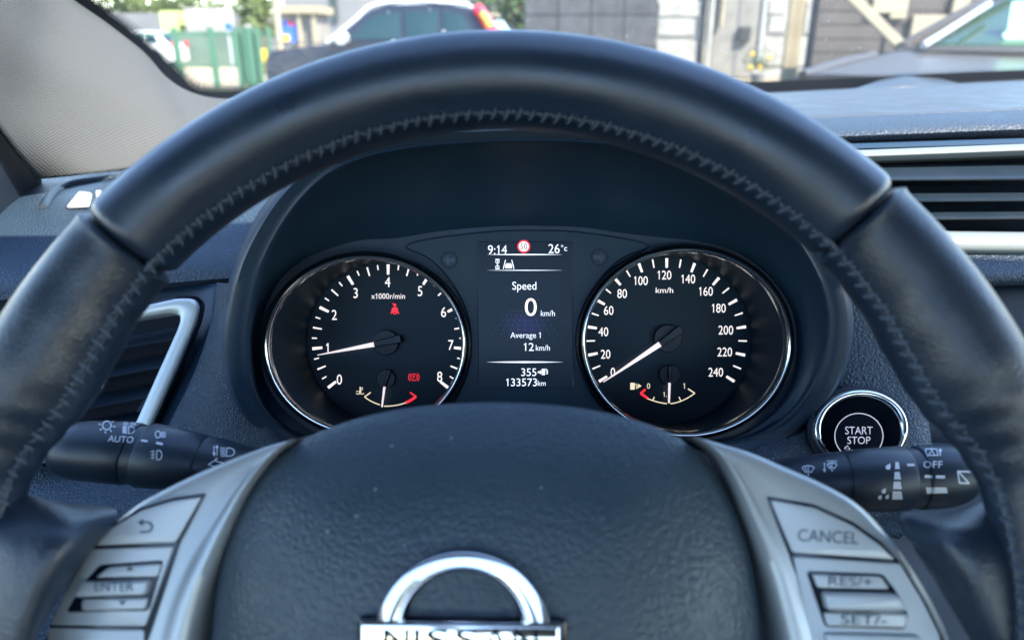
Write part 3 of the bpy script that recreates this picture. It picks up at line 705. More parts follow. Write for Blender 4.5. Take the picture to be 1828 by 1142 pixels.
# left upper pad, next to the pillar
q = MB(); q.grid(loft([[P(-120, 330, .66), P(60, 322, .655), P(200, 306, .66), P(330, 285, .66), P(560, 250, .66)],
                       [P(-120, 380, .55), P(60, 366, .56), P(200, 348, .565), P(330, 330, .57), P(560, 290, .58)],
                       [P(-120, 430, .49), P(60, 420, .50), P(200, 408, .505), P(330, 388, .505), P(560, 350, .51)],
                       [P(-120, 490, .455), P(60, 478, .462), P(200, 462, .467), P(330, 452, .467), P(560, 430, .47)],
                       [P(-120, 535, .445), P(60, 520, .45), P(200, 505, .453), P(330, 493, .453), P(560, 480, .453)],
                       [P(-120, 552, .455), P(60, 536, .46), P(200, 520, .463), P(330, 508, .463), P(560, 498, .463)],
                       [P(-120, 556, .49), P(60, 540, .49), P(200, 524, .49), P(330, 512, .49), P(560, 502, .49)]], 50, 60)); dl = q
q.build('side_pad', M['dash'], db, 60, solid=.003)
# lower facing either side of the cluster
patch('facing', [[P(392, 505, .432), P(384, 560, .43), P(368, 620, .427), P(340, 690, .423), P(300, 770, .418), P(280, 830, .415)],
                 [P(415, 506, .417), P(412, 560, .415), P(404, 630, .412), P(396, 700, .409), P(388, 770, .405), P(384, 850, .40)],
                 [P(436, 506, .415), P(436, 560, .413), P(440, 640, .410), P(458, 720, .407), P(490, 790, .403), P(520, 850, .398)],
                 [P(446, 506, .425), P(447, 560, .423), P(450, 640, .42), P(466, 716, .417), P(496, 782, .413), P(526, 840, .408)]], M['dashfine'], db)
q, o = patch('facing', [[P(1484, 530, .43), P(1478, 600, .428), P(1455, 680, .425), P(1400, 750, .42), P(1310, 795, .415), P(1240, 810, .412)],
                 [P(1497, 532, .418), P(1492, 605, .416), P(1470, 690, .413), P(1420, 765, .408), P(1330, 815, .403), P(1260, 840, .40)],
                 [P(1570, 533, .416), P(1572, 620, .412), P(1560, 720, .405), P(1520, 810, .398), P(1430, 860, .394), P(1340, 890, .392)],
                 [P(1590, 534, .417), P(1625, 640, .412), P(1640, 740, .405), P(1645, 820, .398), P(1600, 900, .392), P(1500, 930, .39)],
                 [P(1598, 534, .43), P(1634, 640, .425), P(1650, 740, .42), P(1656, 830, .415), P(1640, 920, .41), P(1600, 960, .405)]], M['dash'], db)
fs_ = on_mesh(q)
patch('centre_facing', [[P(1600, 446, .53), P(1740, 448, .53), P(1850, 448, .53), P(1960, 448, .53)], [P(1600, 456, .508), P(1740, 456, .508), P(1850, 456, .508), P(1960, 456, .508)],
                        [P(1640, 496, .495), P(1740, 493, .495), P(1850, 490, .495), P(1960, 486, .495)], [P(1640, 512, .50), P(1740, 509, .50), P(1850, 506, .50), P(1960, 502, .50)]], M['dash'], db)
patch('centre_stack', [[P(1560, 512, .51), P(1740, 506, .51), P(1960, 500, .51)], [P(1560, 640, .50), P(1740, 640, .50), P(1960, 640, .50)], [P(1560, 800, .49), P(1740, 800, .49), P(1960, 800, .49)], [P(1560, 1000, .48), P(1740, 1000, .48), P(1960, 1000, .48)]], M['black'], db)
patch('knee_panel', [[P(-100, 800, .44), P(200, 800, .44), P(480, 800, .44)], [P(-100, 860, .42), P(200, 860, .42), P(480, 860, .42)], [P(-100, 1000, .40), P(200, 1000, .40), P(480, 1000, .40)], [P(-100, 1500, .38), P(200, 1500, .38), P(480, 1500, .38)]], M['dash'], db)
patch('lower_facing', [[P(420, 800, .45), P(900, 770, .45), P(1960, 800, .47)], [P(420, 1000, .42), P(900, 1000, .42), P(1960, 1000, .45)], [P(420, 1500, .40), P(900, 1500, .40), P(1960, 1500, .42)]], M['black'], db)
# dark back panel behind the left outlet
patch('outlet_surround', [[P(-40, 545, .485), P(150, 528, .48), P(300, 514, .470), P(396, 506, .452)], [P(-60, 640, .475), P(140, 620, .468), P(290, 610, .460), P(388, 600, .440)],
                          [P(-60, 720, .465), P(120, 710, .458), P(250, 700, .452), P(350, 690, .432)], [P(-60, 830, .455), P(80, 820, .45), P(200, 810, .445), P(304, 790, .424)]], M['hood'], db)

# defroster outlet, top left
SPs = on_mesh(dl)
dv = thing('defroster_outlet', 'small side defroster outlet with pale flap below the cloth pillar', 'air vent', P(150, 355, .56))
def onsurf(x, y, h): r = SPs(x, y); return r[0]+r[1]*h
q = MB(); lp_ = cr([onsurf(x, y, .002) for x, y in ((80, 378), (88, 362), (104, 346), (130, 334), (165, 328), (210, 322), (260, 314))], 40); q.tube(lp_, .0036, 10); q.build('lip', M['dashfine'], dv)
d = Dec(); d.poly(smooth2([(92, 378), (112, 352), (145, 338), (200, 330), (262, 322), (262, 350), (200, 368), (140, 377)], 40)); d.put('recess', SPs, M['gloss'], dv, .0008)
q = MB(); pp = PL(onsurf(145, 360, .002), SPs(145, 360)[1])
prism(q, [pp.hit(x, y) for x, y in rnd([(118, 373), (142, 344), (166, 347), (160, 370)], 5)], pp.n, [(0, 0), (0, .001), (.0006, .0016)]); q.build('flap', M['button'], dv, 40)
q = MB(); prism(q, [pp.hit(x, y) for x, y in rnd([(171, 343), (182, 342), (180, 352), (172, 356)], 2)], pp.n, [(0, 0), (0, .001), (.0006, .0016)]); q.build('flap', M['button'], dv, 40)

# ---------- left air vent
lv = thing('air_vent', 'slanted air vent with satin silver frame left of the instruments', 'air vent', P(270, 650, .44), 'dashboard air vents')
VP = plane_at(260, 650, .428, 4, 8)
OUT = [(20, 590), (120, 574), (215, 556), (318, 533), (348, 533), (359, 546), (352, 578), (318, 660), (272, 762), (240, 800), (-10, 840)]
INN = [(30, 606), (122, 590), (222, 573), (306, 559), (321, 562), (323, 572), (316, 592), (284, 662), (244, 752), (220, 786), (0, 820)]
oo, ii = dense(rnd(OUT, 12), 7), None
def lerp_loop(a, b, n): 
    A = cr(p2(rnd(a, 10)), n, True); B = cr(p2(rnd(b, 8)), n, True); return [(p_.x, p_.y) for p_ in A], [(p_.x, p_.y) for p_ in B]
eo, ei = lerp_loop(OUT, INN, 160)
q = MB(); annulus(q, eo, ei, VP, [(0, -.006), (0, .0012), (.06, .0028), (.16, .0034), (.5, .0036), (.86, .0030), (.96, .0018), (1, -.001), (1.02, -.012)]); q.build('frame', M['satin'], lv, 60)
q = MB(); eo2 = [(x+(x-200)*.035, y+(y-680)*.035) for x, y in eo]; annulus(q, eo2, eo, VP, [(0, -.004), (0, .0), (1, .0005)]); q.build('seal', M['gloss'], lv, 40)
q = MB(); bp_ = VP.up(-.022); q.fill([[bp_.hit(x, y) for x, y in INN]]); q.build('duct', M['void'], lv, 0)
for (x0, y0, x1, y1) in ((60, 650, 316, 601), (40, 700, 298, 650), (20, 752, 272, 704), (0, 800, 250, 752)):
    q = MB(); rows = []
    for dz, dy in ((.0, 0), (.0008, 2.2), (-.0002, 5), (-.004, 4), (-.013, -15), (-.0125, -18), (-.003, -4)):
        pl2 = VP.up(-.004+dz); rows.append([pl2.hit(x0+(x1-x0)*k/8, y0+(y1-y0)*k/8+dy) for k in range(9)])
    q.grid(rows, cv=True); q.build('slat', M['stalk'], lv, 40)
q = MB(); pk = VP.up(.001); q.tube(cr([pk.hit(x, y) for x, y in ((150, 706), (172, 700), (184, 688), (185, 678))], 14), .0008, 8); q.tube(cr([pk.hit(x, y) for x, y in ((150, 701), (168, 696), (178, 686))], 10), .002, 8); q.build('slider', M['chrome'], lv)

# ---------- right air vent
rv = thing('air_vent', 'wide centre air vent between two satin silver strips right of the wheel', 'air vent', P(1700, 350, .5), 'dashboard air vents')
def strip(name, ys, z, prof, mt, parent, x0=1440, x1=1980):
    rows = []
    for dy, dz in prof: rows.append([P(x0+(x1-x0)*k/10, ys[0]+(ys[1]-ys[0])*((x0+(x1-x0)*k/10)-1540)/288+dy, z+dz) for k in range(11)])
    q = MB(); q.grid(rows, cv=True); return q.build(name, mt, parent, 50)
strip('upper_ledge', (256, 247), .545, [(0, .05), (0, 0), (9, -.004), (13, 0), (13, .05)], M['hood'], rv)
strip('upper_strip', (268, 257), .535, [(0, .02), (0, 0), (3, -.004), (11, -.0055), (19, -.003), (22, .004), (26, .03)], M['strip'], rv)
strip('lower_strip', (411, 414), .505, [(0, .03), (1, .004), (6, -.001), (18, -.003), (28, -.004), (36, -.002), (42, .004), (42, .03)], M['strip'], rv)
q = MB(); q.fill([[P(1440, 285, .57), P(1980, 265, .57), P(1980, 430, .55), P(1440, 430, .55)]]); q.build('duct', M['void'], rv, 0)
for y in (318, 356, 388):
    strip('slat', (y, y-2), .522, [(0, 0), (2, -.001), (5, -.0005), (4, .004), (-21, .022), (-24, .021), (-4, .004)], M['stalk'], rv)

# ---------- instrument cluster
ic = thing('instrument_cluster', 'instrument panel with two chrome ringed gauges and centre display under dark hood', 'instrument cluster', P(940, 600, .44))
HO = smooth2([(441, 620), (446, 560), (462, 485), (495, 415), (535, 358), (585, 312), (645, 284), (720, 267), (800, 258), (900, 253), (1000, 253), (1100, 260), (1200, 276), (1290, 310), (1370, 370), (1430, 440), (1470, 520), (1478, 600), (1455, 680), (1410, 740), (1350, 778), (1240, 800), (1100, 815), (930, 820), (760, 815), (620, 800), (530, 778), (482, 742), (452, 690)], 200)
HI = smooth2([(464, 620), (472, 555), (500, 500), (545, 462), (600, 440), (650, 428), (710, 425), (790, 412), (870, 405), (950, 403), (1040, 406), (1110, 416), (1180, 424), (1240, 430), (1310, 448), (1370, 490), (1412, 550), (1424, 615), (1412, 685), (1370, 745), (1300, 785), (1220, 800), (1100, 800), (940, 800), (760, 800), (650, 795), (570, 778), (510, 735), (474, 680)], 200)
def shift(lp_, k):
    a = min(range(len(lp_)), key=lambda i: lp_[i][0]+abs(lp_[i][1]-620)*.5); return lp_[a:]+lp_[:a]
HO, HI = shift(HO, 0), shift(HI, 0)
# hood lip: three loops from outside, over the edge, into the bowl
def zhood(y): return .352+.055*min(max((y-253)/520, 0), 1)      # top comes nearer to the driver than the foot
rows = []
cxh, cyh = 960, 560
for s, dz in ((1.10, .12), (1.092, .05), (1.084, .010), (1.076, .0), (1.064, -.0025), (1.03, -.0012), (1.012, -.0004), (1.005, -.0010), (1.0, -.0006), (.994, .0006), (.985, .003)):
    rows.append([P(cxh+(x-cxh)*s, cyh+(y-cyh)*s, zhood(y)+dz) for x, y in HO])
PZ = .412
for t in (.2, .4, .6, .8, 1.0):
    rows.append([P(a[0]*(1-t)+b_[0]*t, a[1]*(1-t)+b_[1]*t, (zhood(a[1])+.003)*(1-t)+PZ*t) for a, b_ in zip(HO, HI)])
q = MB(); q.grid(rows, cu=True); q.build('hood', M['hood'], ic, 60)
# front plate with openings
RP = PL(P(940, 610, .402), cdir(.04, .05, -1))
LR = dict(c=(652, 616), ro=(180, 160)); RR = dict(c=(1225, 611), ro=(187, 168))
FPL = PL(P(940, 610, .4125), cdir(0, 0, -1))
q = MB(); q.fill([[FPL.hit(x, y) for x, y in HI], [FPL.hit(x, y) for x, y in ell(*LR['c'], 171, 152)], [FPL.hit(x, y) for x, y in ell(*RR['c'], 178, 160)]]); q.build('front_plate', M['hood'], ic, 0)
# centre panel
CPL = plane_at(937, 600, .4105)
CO = [(722, 441), (770, 426), (870, 414), (940, 411), (1020, 413), (1110, 425), (1160, 440), (1110, 462), (1070, 500), (1043, 550), (1034, 610), (1042, 670), (1068, 720), (1110, 770), (760, 780), (800, 735), (832, 670), (841, 610), (832, 555), (806, 505), (766, 462)]
q = MB(); prism(q, [CPL.hit(x, y) for x, y in smooth2(CO, 120)], CPL.n, [(0, -.002), (0, .0006), (.0006, .0012)]); q.build('centre_panel', M['plate'], ic, 30)
CPF = CPL.up(.0012)
for cx_, s in ((802, -1), (1070, 1)):
    cy_ = 464 if s < 0 else 459
    d = Dec(); d.arc(cx_, cy_, 14.5, 1.4, n=36); d.put('indicator_outline', on_plane(CPF), M['void'], ic, .0002)
    d = Dec(); d.poly([(cx_+s*11, cy_), (cx_+s*1, cy_-10), (cx_+s*1, cy_-4), (cx_-s*10, cy_-4), (cx_-s*10, cy_+4), (cx_+s*1, cy_+4), (cx_+s*1, cy_+10)])
    d.put('indicator_arrow', on_plane(CPF), M['gloss'], ic, .0002)
# display
SC = CPF.up(.0002)
def scr(pl_): return on_plane(pl_)
q = MB(); prism(q, [CPF.hit(x, y) for x, y in rnd([(851, 431), (1022, 431), (1024, 692), (854, 692)], 5)], CPF.n, [(0, 0), (0, .0003), (.0004, .0005)])
sp = q.build('display', M['screen'], ic, 0)
gc = CPF.hit(938, 580)-worldloc(ic); GLOW.inputs[1].default_value = (gc.x, gc.y*1.7, gc.z*1.7)
SF = CPF.up(.0005)
q = MB(); annulus(q, dense(rnd([(849, 429), (1024, 429), (1026, 695), (852, 695)], 6), 8), dense(rnd([(853, 433), (1020, 433), (1022, 691), (856, 691)], 6), 8), CPF, [(0, 0), (0, .0007), (.5, .0009), (1, .0006)]) if False else None
d = Dec()
d.text('9:14', 888, 446, 16, 34).text('26', 989, 444, 16, 20).text('°c', 1007, 443, 10, 11)
d.text('Speed', 936, 510, 14, 43).text('Average 1', 938, 598, 10, 54).text('km/h', 978, 559, 10, 25)
d.text('12', 944, 619, 14, 18).text('km/h', 969, 620.5, 10, 25)
d.text('355', 944, 664, 13.5, 27).text('133573', 931, 682, 13.5, 55).text('km', 967, 683.5, 9, 14)
d.poly([(960, 662.5), (964, 662.5), (964, 660), (968, 664), (964, 668), (964, 665.5), (960, 665.5)])
d.poly([(967, 658), (973, 658), (973, 669), (967, 669)]).line([(973, 660), (976, 662), (976, 667), (977.5, 667), (977.5, 661), (974.5, 657.5)], 1)
d.put('readout', scr(SF), M['txt'], sp, .0003)
d = Dec().text('0', 947.5, 548, 31, 21); d.put('speed_digit', scr(SF), M['txtw'], sp, .0003)
for y, h0 in ((454.5, 2.6), (482.5, 1.6), (646, 3.4)):
    d = Dec(); d.poly([(868, y), (905, y-h0*.35), (936, y-h0*.5), (968, y-h0*.35), (1006, y), (968, y+h0*.35), (936, y+h0*.5), (905, y+h0*.35)])
    d.put('rule', scr(SF), M['txt'], sp, .0003)
d = Dec()
for sx in (-1, 1): d.line([(908+sx*5.5, 464), (908+sx*9.5, 480)], 1.6)
d.poly([(902, 474), (904, 470), (912, 470), (914, 474), (914, 479), (902, 479)]); d.put('lane_icon', scr(SF), M['txt'], sp, .0003)
d = Dec()
for yy in (463, 473): d.arc(888, yy+4, 3.2, 1.2, n=10)
d.line([(884, 463), (892, 463)], 1.4).line([(888, 463), (888, 480)], 1.2).line([(884.5, 480), (891.5, 480)], 1.3)
d.put('vehicle_icon', scr(SF), M['txt'], sp, .0003)
d = Dec()
for r in range(7):
    n_ = 9
    for k in range(n_):
        x = 938+(k-4)*(7+r*1.5); y = 555+r*8.5-abs(k-4)*.2; d.disc(x, y, .7, n=6)
d.put('dot_pattern', scr(SF), M['dot'], sp, .00015)
d = Dec().disc(935, 440, 11.5); d.put('speed_limit_rim', scr(SF), M['red'], sp, .0003)
d = Dec().disc(935, 440, 9); d.put('speed_limit_disc', scr(SF), M['lit'], sp, .0004)
d = Dec().text('50', 935, 440, 9.5, 12.5); d.put('speed_limit_number', scr(SF), M['void'], sp, .0005)

DP = plane_at(940, 604, .452)              # dial plane
DT = on_plane(DP)
def gauge(name, cfg, hub, ro):
    gz = bpy.data.objects.new(name, None); COL.objects.link(gz); gz.parent = ic; gz.location = P(hub[0], hub[1], .452)-worldloc(ic)
    cx_, cy_ = cfg['c']; rx, ry = cfg['ro']
    q = MB(); annulus(q, ell(cx_, cy_, rx+1, ry+1), ell(cx_, cy_, rx-8.5, ry-7.5), RP, [(0, -.006), (0, -.0008), (.12, .0010), (.3, .0021), (.5, .0025), (.7, .0021), (.88, .0010), (1, -.0008), (1.05, -.004)])
    q.build('chrome_ring', M['ringchrome'], gz, 60)
    q = MB(); annulus(q, ell(cx_, cy_, rx+9, ry+8), ell(cx_, cy_, rx+1, ry+1), RP, [(0, -.012), (0, -.002), (.5, -.0006), (1, -.002), (1.02, -.008)]); q.build('gloss_ring', M['gloss'], gz, 60)
    q = MB(); a = [RP.hit(x, y, -.001) for x, y in ell(cx_, cy_, rx-6, ry-6)]
    b_ = [DP.hit(x, y, .0015) for x, y in ell(hub[0], hub[1]+2, ro+10, ro+8)]
    rows = [[p_.lerp(s, t) for p_, s in zip(a, b_)] for t in (0, .25, .5, .75, 1)]
    q.grid(rows, cu=True); q.build('tube', M['tube'], gz, 60)
    q = MB(); q.fill([[DP.hit(x, y) for x, y in ell(hub[0], hub[1]+2, ro+14, ro+12)]]); q.build('dial_face', M['dial'], gz, 0)
    return gz
TH, SH = (693, 608), (1190, 604)
ta = gauge('tachometer', LR, TH, 136); sp2 = gauge('speedometer', RR, SH, 142)
def ticks(d, hub, n, a0, step, sub, r0, r1, lens, wid):
    for i in range(n*sub+1):
        a = radians(a0-step*i/sub); k = i % sub; tp = 0 if k == 0 else (1 if (sub == 4 and k == 2) or sub == 2 else 2)
        l, ww = lens[tp], wid[tp]; c_, s_ = cos(a), -sin(a)
        d.line([(hub[0]+c_*r0, hub[1]+s_*r0), (hub[0]+c_*(r0-l), hub[1]+s_*(r0-l))], ww, ww*.8)
d = Dec(); ticks(d, TH, 8, 218, 32, 4, 136, 118, (18, 16, 9), (5.4, 3, 2.4)); d.put('tick_marks', DT, M['lit'], ta)
d = Dec()
for t, x, y in (('0', 606, 677), ('1', 584.5, 621), ('2', 597, 562), ('3', 635, 523), ('4', 692, 503.5), ('5', 750, 519.5), ('6', 792, 557), ('7', 805, 615.5), ('8', 785, 672)): d.text(t, x, y, 17.5, sq=.82)
d.text('x1000r/min', 693, 528.5, 9.5, 60); d.put('numerals', DT, M['lit'], ta)
d = Dec(); ticks(d, SH, 12, 212.4, 20.4, 2, 143, 125, (17, 15, 9), (5.2, 2.8, 2.4)); d.put('tick_marks', DT, M['lit'], sp2)
d = Dec()
for t, x, y in (('0', 1094, 664), ('20', 1081, 632), ('40', 1077, 592), ('60', 1086.5, 554), ('80', 1110.5, 524), ('100', 1144, 501), ('120', 1186, 491), ('140', 1228.5, 498), ('160', 1260, 520), ('180', 1283, 550), ('200', 1295.5, 589), ('220', 1293.5, 628), ('240', 1277.5, 664)):
    d.text(t, x, y, 15.5, 10*len(t) if len(t) > 1 and False else None, sq=.80)
d.text('km/h', 1186, 518, 9.5, 31); d.put('numerals', DT, M['lit'], sp2)
# red warning lamps and small gauges
d = Dec(); d.disc(705, 544.5, 2.6).poly([(700, 549), (710, 549), (711, 557), (699, 557)]).line([(698, 560), (701, 553)], 1.8).line([(712, 560), (709, 553)], 1.8).line([(701, 541), (711, 557)], 1.4).arc(705, 556, 4, 1.8, 0, 180, 10)
d.put('belt_warning', DT, M['red'], ta)
d = Dec(); d.arc(739, 673, 6, 1.1, n=24).arc(739, 673, 9.4, 1.1, -46, 46, 10).arc(739, 673, 9.4, 1.1, 134, 226, 10).text('P', 739, 673, 6.5, 3.8)
d.put('brake_warning', DT, M['red'], ta)
d = Dec(); d.line([(643, 690), (643, 699)], 1.8).line([(643, 692), (648, 692)], 1.4).line([(643, 695), (648, 695)], 1.4).disc(643, 699, 2.2).line([(636, 702), (640, 703), (643, 702), (646, 703), (650, 702)], 1.3).line([(636, 698), (640, 698)], 1.2)
d.put('coolant_symbol', DT, M['litdim'], ta)
def arcpts(a, b, c, n=12): return [((1-t)**2*a[0]+2*t*(1-t)*b[0]+t*t*c[0], (1-t)**2*a[1]+2*t*(1-t)*b[1]+t*t*c[1]) for t in [i/n for i in range(n+1)]]
d = Dec(); d.line([(662, 700), (651, 708)], 2).line(arcpts((651, 708), (662, 717), (678, 722)), 1.8).line(arcpts((686, 724.5), (706, 725), (724, 718.5)), 1.8); d.put('temperature_scale', DT, M['litdim'], ta)
d = Dec(); d.line(arcpts((725, 718), (735, 714), (742, 707.5), 6), 4.5).line([(743, 707.5), (732, 700)], 2.4); d.put('hot_mark', DT, M['red'], ta)
d = Dec(); d.line(arcpts((1156, 711), (1172, 718), (1190, 720)), 1.8).line(arcpts((1197, 720), (1218, 718), (1240, 701.5)), 1.8).line([(1240, 701.5), (1228, 693.5)], 2.2).line([(1165, 714), (1168, 708)], 1.8).line([(1215, 715), (1212, 708)], 1.8)
d.text('0', 1157.5, 688.5, 9.5).text('1', 1221, 688.5, 10).text('1.', 1187, 703.5, 8.5)
d.poly([(1125, 683), (1133, 683), (1133, 695), (1125, 695)]).line([(1133, 686), (1136, 688), (1136, 693), (1137.5, 693), (1137.5, 687), (1135, 684)], 1).poly([(1139, 684.5), (1145, 688.5), (1139, 692.5)]); d.put('fuel_scale', DT, M['litdim'], sp2)
d = Dec(); d.line([(1152, 694.5), (1143.5, 702)], 4).line([(1143.5, 701.5), (1156, 710.5)], 4.4); d.put('empty_mark', DT, M['red'], sp2)
def needle(parent, nm, hub, hr, tip, mid, tail, w0, w1, wt, h):
    q = MB(); hp = DP.up(h); q.add([], [])
    e = ell(hub[0], hub[1], hr, hr*.97, 40)
    prism(q, [DP.hit(x, y) for x, y in e], DP.n, [(0, .0002), (0, h*.8), (.0004, h)]); q.build('needle_hub', M['black'], parent, 40)
    q = MB(); t, m_ = V(tip), V(mid); dd = (m_-t).normalized(); s = V((-dd.y, dd.x))
    o4 = [t+s*w0/2, m_+s*w1/2, m_-s*w1/2, t-s*w0/2]
    q2 = DP.up(h+.0006); prism(q, [q2.hit(p_.x, p_.y) for p_ in o4], DP.n, [(0, 0), (0, .0006), (.0002, .0009)]); q.build(nm, M['needle'], parent, 0)
    q = MB(); e_ = V(tail); o4 = [m_+s*w1*.62, e_+s*wt/2, e_-s*wt/2, m_-s*w1*.62]
    prism(q, [q2.hit(p_[0], p_[1]) for p_ in rnd([tuple(p_) for p_ in o4], 4)], DP.n, [(0, -.0006), (0, .0012), (.0005, .0018)]); q.build('needle_cap', M['stalk'], parent, 40)
needle(ta, 'needle', (690, 611), 23, (567, 633.5), (668, 614.5), (717, 604), 1.2, 8.5, 15, .004)
needle(sp2, 'needle', (1190, 604), 25, (1077, 681.5), (1178, 614), (1217, 586), 1.4, 9.5, 16, .004)
needle(ta, 'temperature_needle', (690, 675), 17, (682, 726), (686.5, 690), (696, 659), 2.6, 4, 8, .003)
needle(sp2, 'fuel_needle', (1194, 668), 19, (1194, 719), (1195, 683), (1195.5, 652), 3, 4.2, 9, .003)

# ---------- start button
sb = thing('start_button', 'round engine start stop button in a bright chrome ring', 'push button', P(1533, 770, .4))
BP = plane_at(1533, 765, .398, 14, -4)
q = MB(); annulus(q, ell(1533, 767, 92, 78), ell(1533, 767, 84, 71), BP, [(0, -.006), (0, .0005), (1, .001)]); q.build('bezel', M['black'], sb, 60)
q = MB(); annulus(q, ell(1533, 766, 85, 71), ell(1533, 770, 69, 59), BP, [(0, -.004), (0, .0015), (.1, .0034), (.28, .0046), (.55, .0050), (.8, .0040), (.95, .0024), (1, .001), (1, -.002)]); q.build('chrome_ring', M['ringchrome'], sb, 60)
q = MB(); prof = []
for i in range(15): prof += [(i/15, .0012-.0001*i), (i/15+.03, .0018-.0001*i)]
annulus(q, ell(1533, 770, 69, 59), ell(1533, 777, 46, 43), BP, prof+[(1, -.0006), (1, -.003)]); q.build('ribbed_collar', M['black'], sb, 30)
q = MB(); prism(q, [BP.hit(x, y) for x, y in ell(1533, 778, 44.5, 42)], BP.n, [(0, -.003), (0, .001), (.0006, .0018), (.003, .0021)]); q.build('button_face', M['gloss'], sb, 40)
bs = on_plane(BP.up(.0023))
d = Dec(); d.arc(1533, 778, 43, 1.8, n=60, ry=40.5); d.text('START', 1533, 768, 13.5, 49).text('STOP', 1533, 785.5, 13, 41)
for k, ch in enumerate('ENGINE'):
    a = radians(140-16*k); d.text(ch, 1533+29*cos(a), 781+27*sin(a), 8, rot=50-16*k)
d.put('lettering', bs, M['btntext'], sb, .0002)

# ---------- stalks
def stalk(t, name, secs, mt, n=40, cap0=False, cap1=False):
    # secs: (top x,y)(bottom x,y) z half-depth
    rows = []
    for (x0, y0), (x1, y1), z, hd in secs:
        a, b_ = P(x0, y0, z), P(x1, y1, z); c_ = (a+b_)/2; u = (a-b_)/2; fwd = F_*hd
        rows.append([c_+u*cos(2*pi*k/n)-fwd*sin(2*pi*k/n) for k in range(n)])
    q = MB(); b0 = q.grid(rows, cu=True)
    if cap0: q.fill([rows[0]])
    if cap1: q.fill([rows[-1]])
    q.build(name, mt, t, 50); return q
ls = thing('light_stalk', 'black headlight switch stalk marked AUTO left of the wheel hub', 'control stalk', P(300, 815, .33))
Z = .335
k1 = stalk(ls, 'knob', [((112, 796), (110, 822), Z, .004), ((105, 775), (103, 840), Z, .009), ((112, 762), (108, 846), Z, .012), ((128, 754), (120, 851), Z, .0135), ((160, 751), (142, 856), Z, .0142), ((210, 752), (190, 861), Z, .0145), ((248, 755), (224, 864), Z, .0146), ((252, 757), (227, 863), Z, .0143)], M['stalk'], cap0=True, cap1=True)
k2 = stalk(ls, 'collar', [((250, 759), (225, 862), Z, .0138), ((274, 760), (246, 865), Z, .0139)], M['stalk'], cap0=True, cap1=True)
k3 = stalk(ls, 'barrel', [((274, 757), (245, 867), Z, .0144), ((276, 756), (248, 869), Z, .0147), ((320, 765), (298, 872), Z, .0145), ((368, 777), (352, 876), Z, .0140), ((371, 780), (355, 875), Z, .0136)], M['stalk'], cap0=True, cap1=True)
k4 = stalk(ls, 'base', [((372, 779), (356, 876), Z+.001, .0138), ((400, 784), (390, 880), Z+.002, .0138), ((440, 796), (430, 885), Z+.006, .0125), ((520, 822), (500, 890), Z+.02, .011)], M['stalk'], cap0=True, cap1=True)
stalk(ls, 'tip', [((92, 806), (90, 834), Z, .003), ((95, 803), (93, 836), Z, .0045), ((112, 800), (110, 830), Z, .0045)], M['satin'], 20, True, True)
sf = on_mesh(k1, k2, k3, k4)
d = Dec()
d.arc(191, 760, 7.5, 1.8, n=24)
for k in range(8):
    a = radians(45*k+10); d.line([(191+10.5*cos(a), 760+10*sin(a)), (191+15.5*cos(a), 760+14*sin(a))], 1.8)
d.text('AUTO', 216, 784, 11, 45, rot=3, shear=-.15)
d.arc(234, 768, 6, 1.6, -90, 90, 10).line([(234, 762), (230, 762), (229, 774), (234, 774)], 1.6)
for k in range(4): d.line([(219, 763+k*3.3), (226.5, 763+k*3.3)], 2.4)
for x in (222, 232): d.arc(x+4, 757.5, 2.6, 1.2, n=10)
for yy in (755.5, 757.5, 759.5): d.line([(220, yy), (223.5, yy)], .9).line([(239, yy), (243, yy)], .9)
d.line([(252, 786), (264, 788)], 3.4).line([(279, 790.5), (291, 793)], 3.8)
# fog lamp marks
d.arc(282, 776, 4.5, 1.5, n=14, ry=6).line([(289, 771), (289, 782)], 1.2).line([(293, 771), (293, 782)], 1.2)
for yy in (773, 776.5, 780): d.line([(287, yy), (297, yy+1)], 1.1)
d.arc(284, 812, 5.5, 1.6, -90, 90, 10, ry=8).line([(284, 804), (281, 804), (280, 820), (284, 820)], 1.5).line([(274, 803), (273, 820)], 1.2)
for yy in (806, 811, 816): d.line([(269, yy), (278, yy)], 1.2)
# beam mark
d.arc(409, 807, 9, 2, -90, 90, 14, ry=7).line([(409, 800), (405, 800), (403, 814), (409, 814)], 1.8)
for k in range(5): d.line([(393, 800+k*3.4), (402, 800.5+k*3.4)], 1.6)
d.line([(387, 797), (387, 813)], 1.5).poly([(384, 800), (387, 794), (390, 800)]).line([(382, 796), (382, 810)], 1.3).poly([(379, 808), (385, 808), (382, 815)])
d.line([(388, 818), (372, 829), (388, 834)], 1.8).line([(385, 818), (385, 823), (398, 826)], 1.8)
d.refine(5).put('markings', sf, M['print'], ls, .0003)
wsk = thing('wiper_stalk', 'black wiper stalk marked OFF below the start button', 'control stalk', P(1580, 850, .33))
Z = .33
k4 = stalk(wsk, 'base', [((1330, 838), (1330, 920), Z+.02, .0105), ((1400, 819), (1396, 915), Z+.008, .012), ((1460, 811), (1456, 912), Z+.003, .0125), ((1502, 806), (1498, 910), Z+.001, .0128)], M['stalk'], cap0=True, cap1=True)
k3 = stalk(wsk, 'barrel', [((1503, 808), (1500, 908), Z, .0125), ((1507, 805), (1504, 911), Z, .0130), ((1560, 800), (1556, 912), Z, .0134), ((1610, 796), (1608, 912), Z, .0137), ((1614, 799), (1612, 909), Z, .0133)], M['stalk'], cap0=True, cap1=True)
k2 = stalk(wsk, 'collar', [((1613, 801), (1611, 907), Z, .0128), ((1637, 800), (1635, 906), Z, .0128)], M['stalk'], cap0=True, cap1=True)
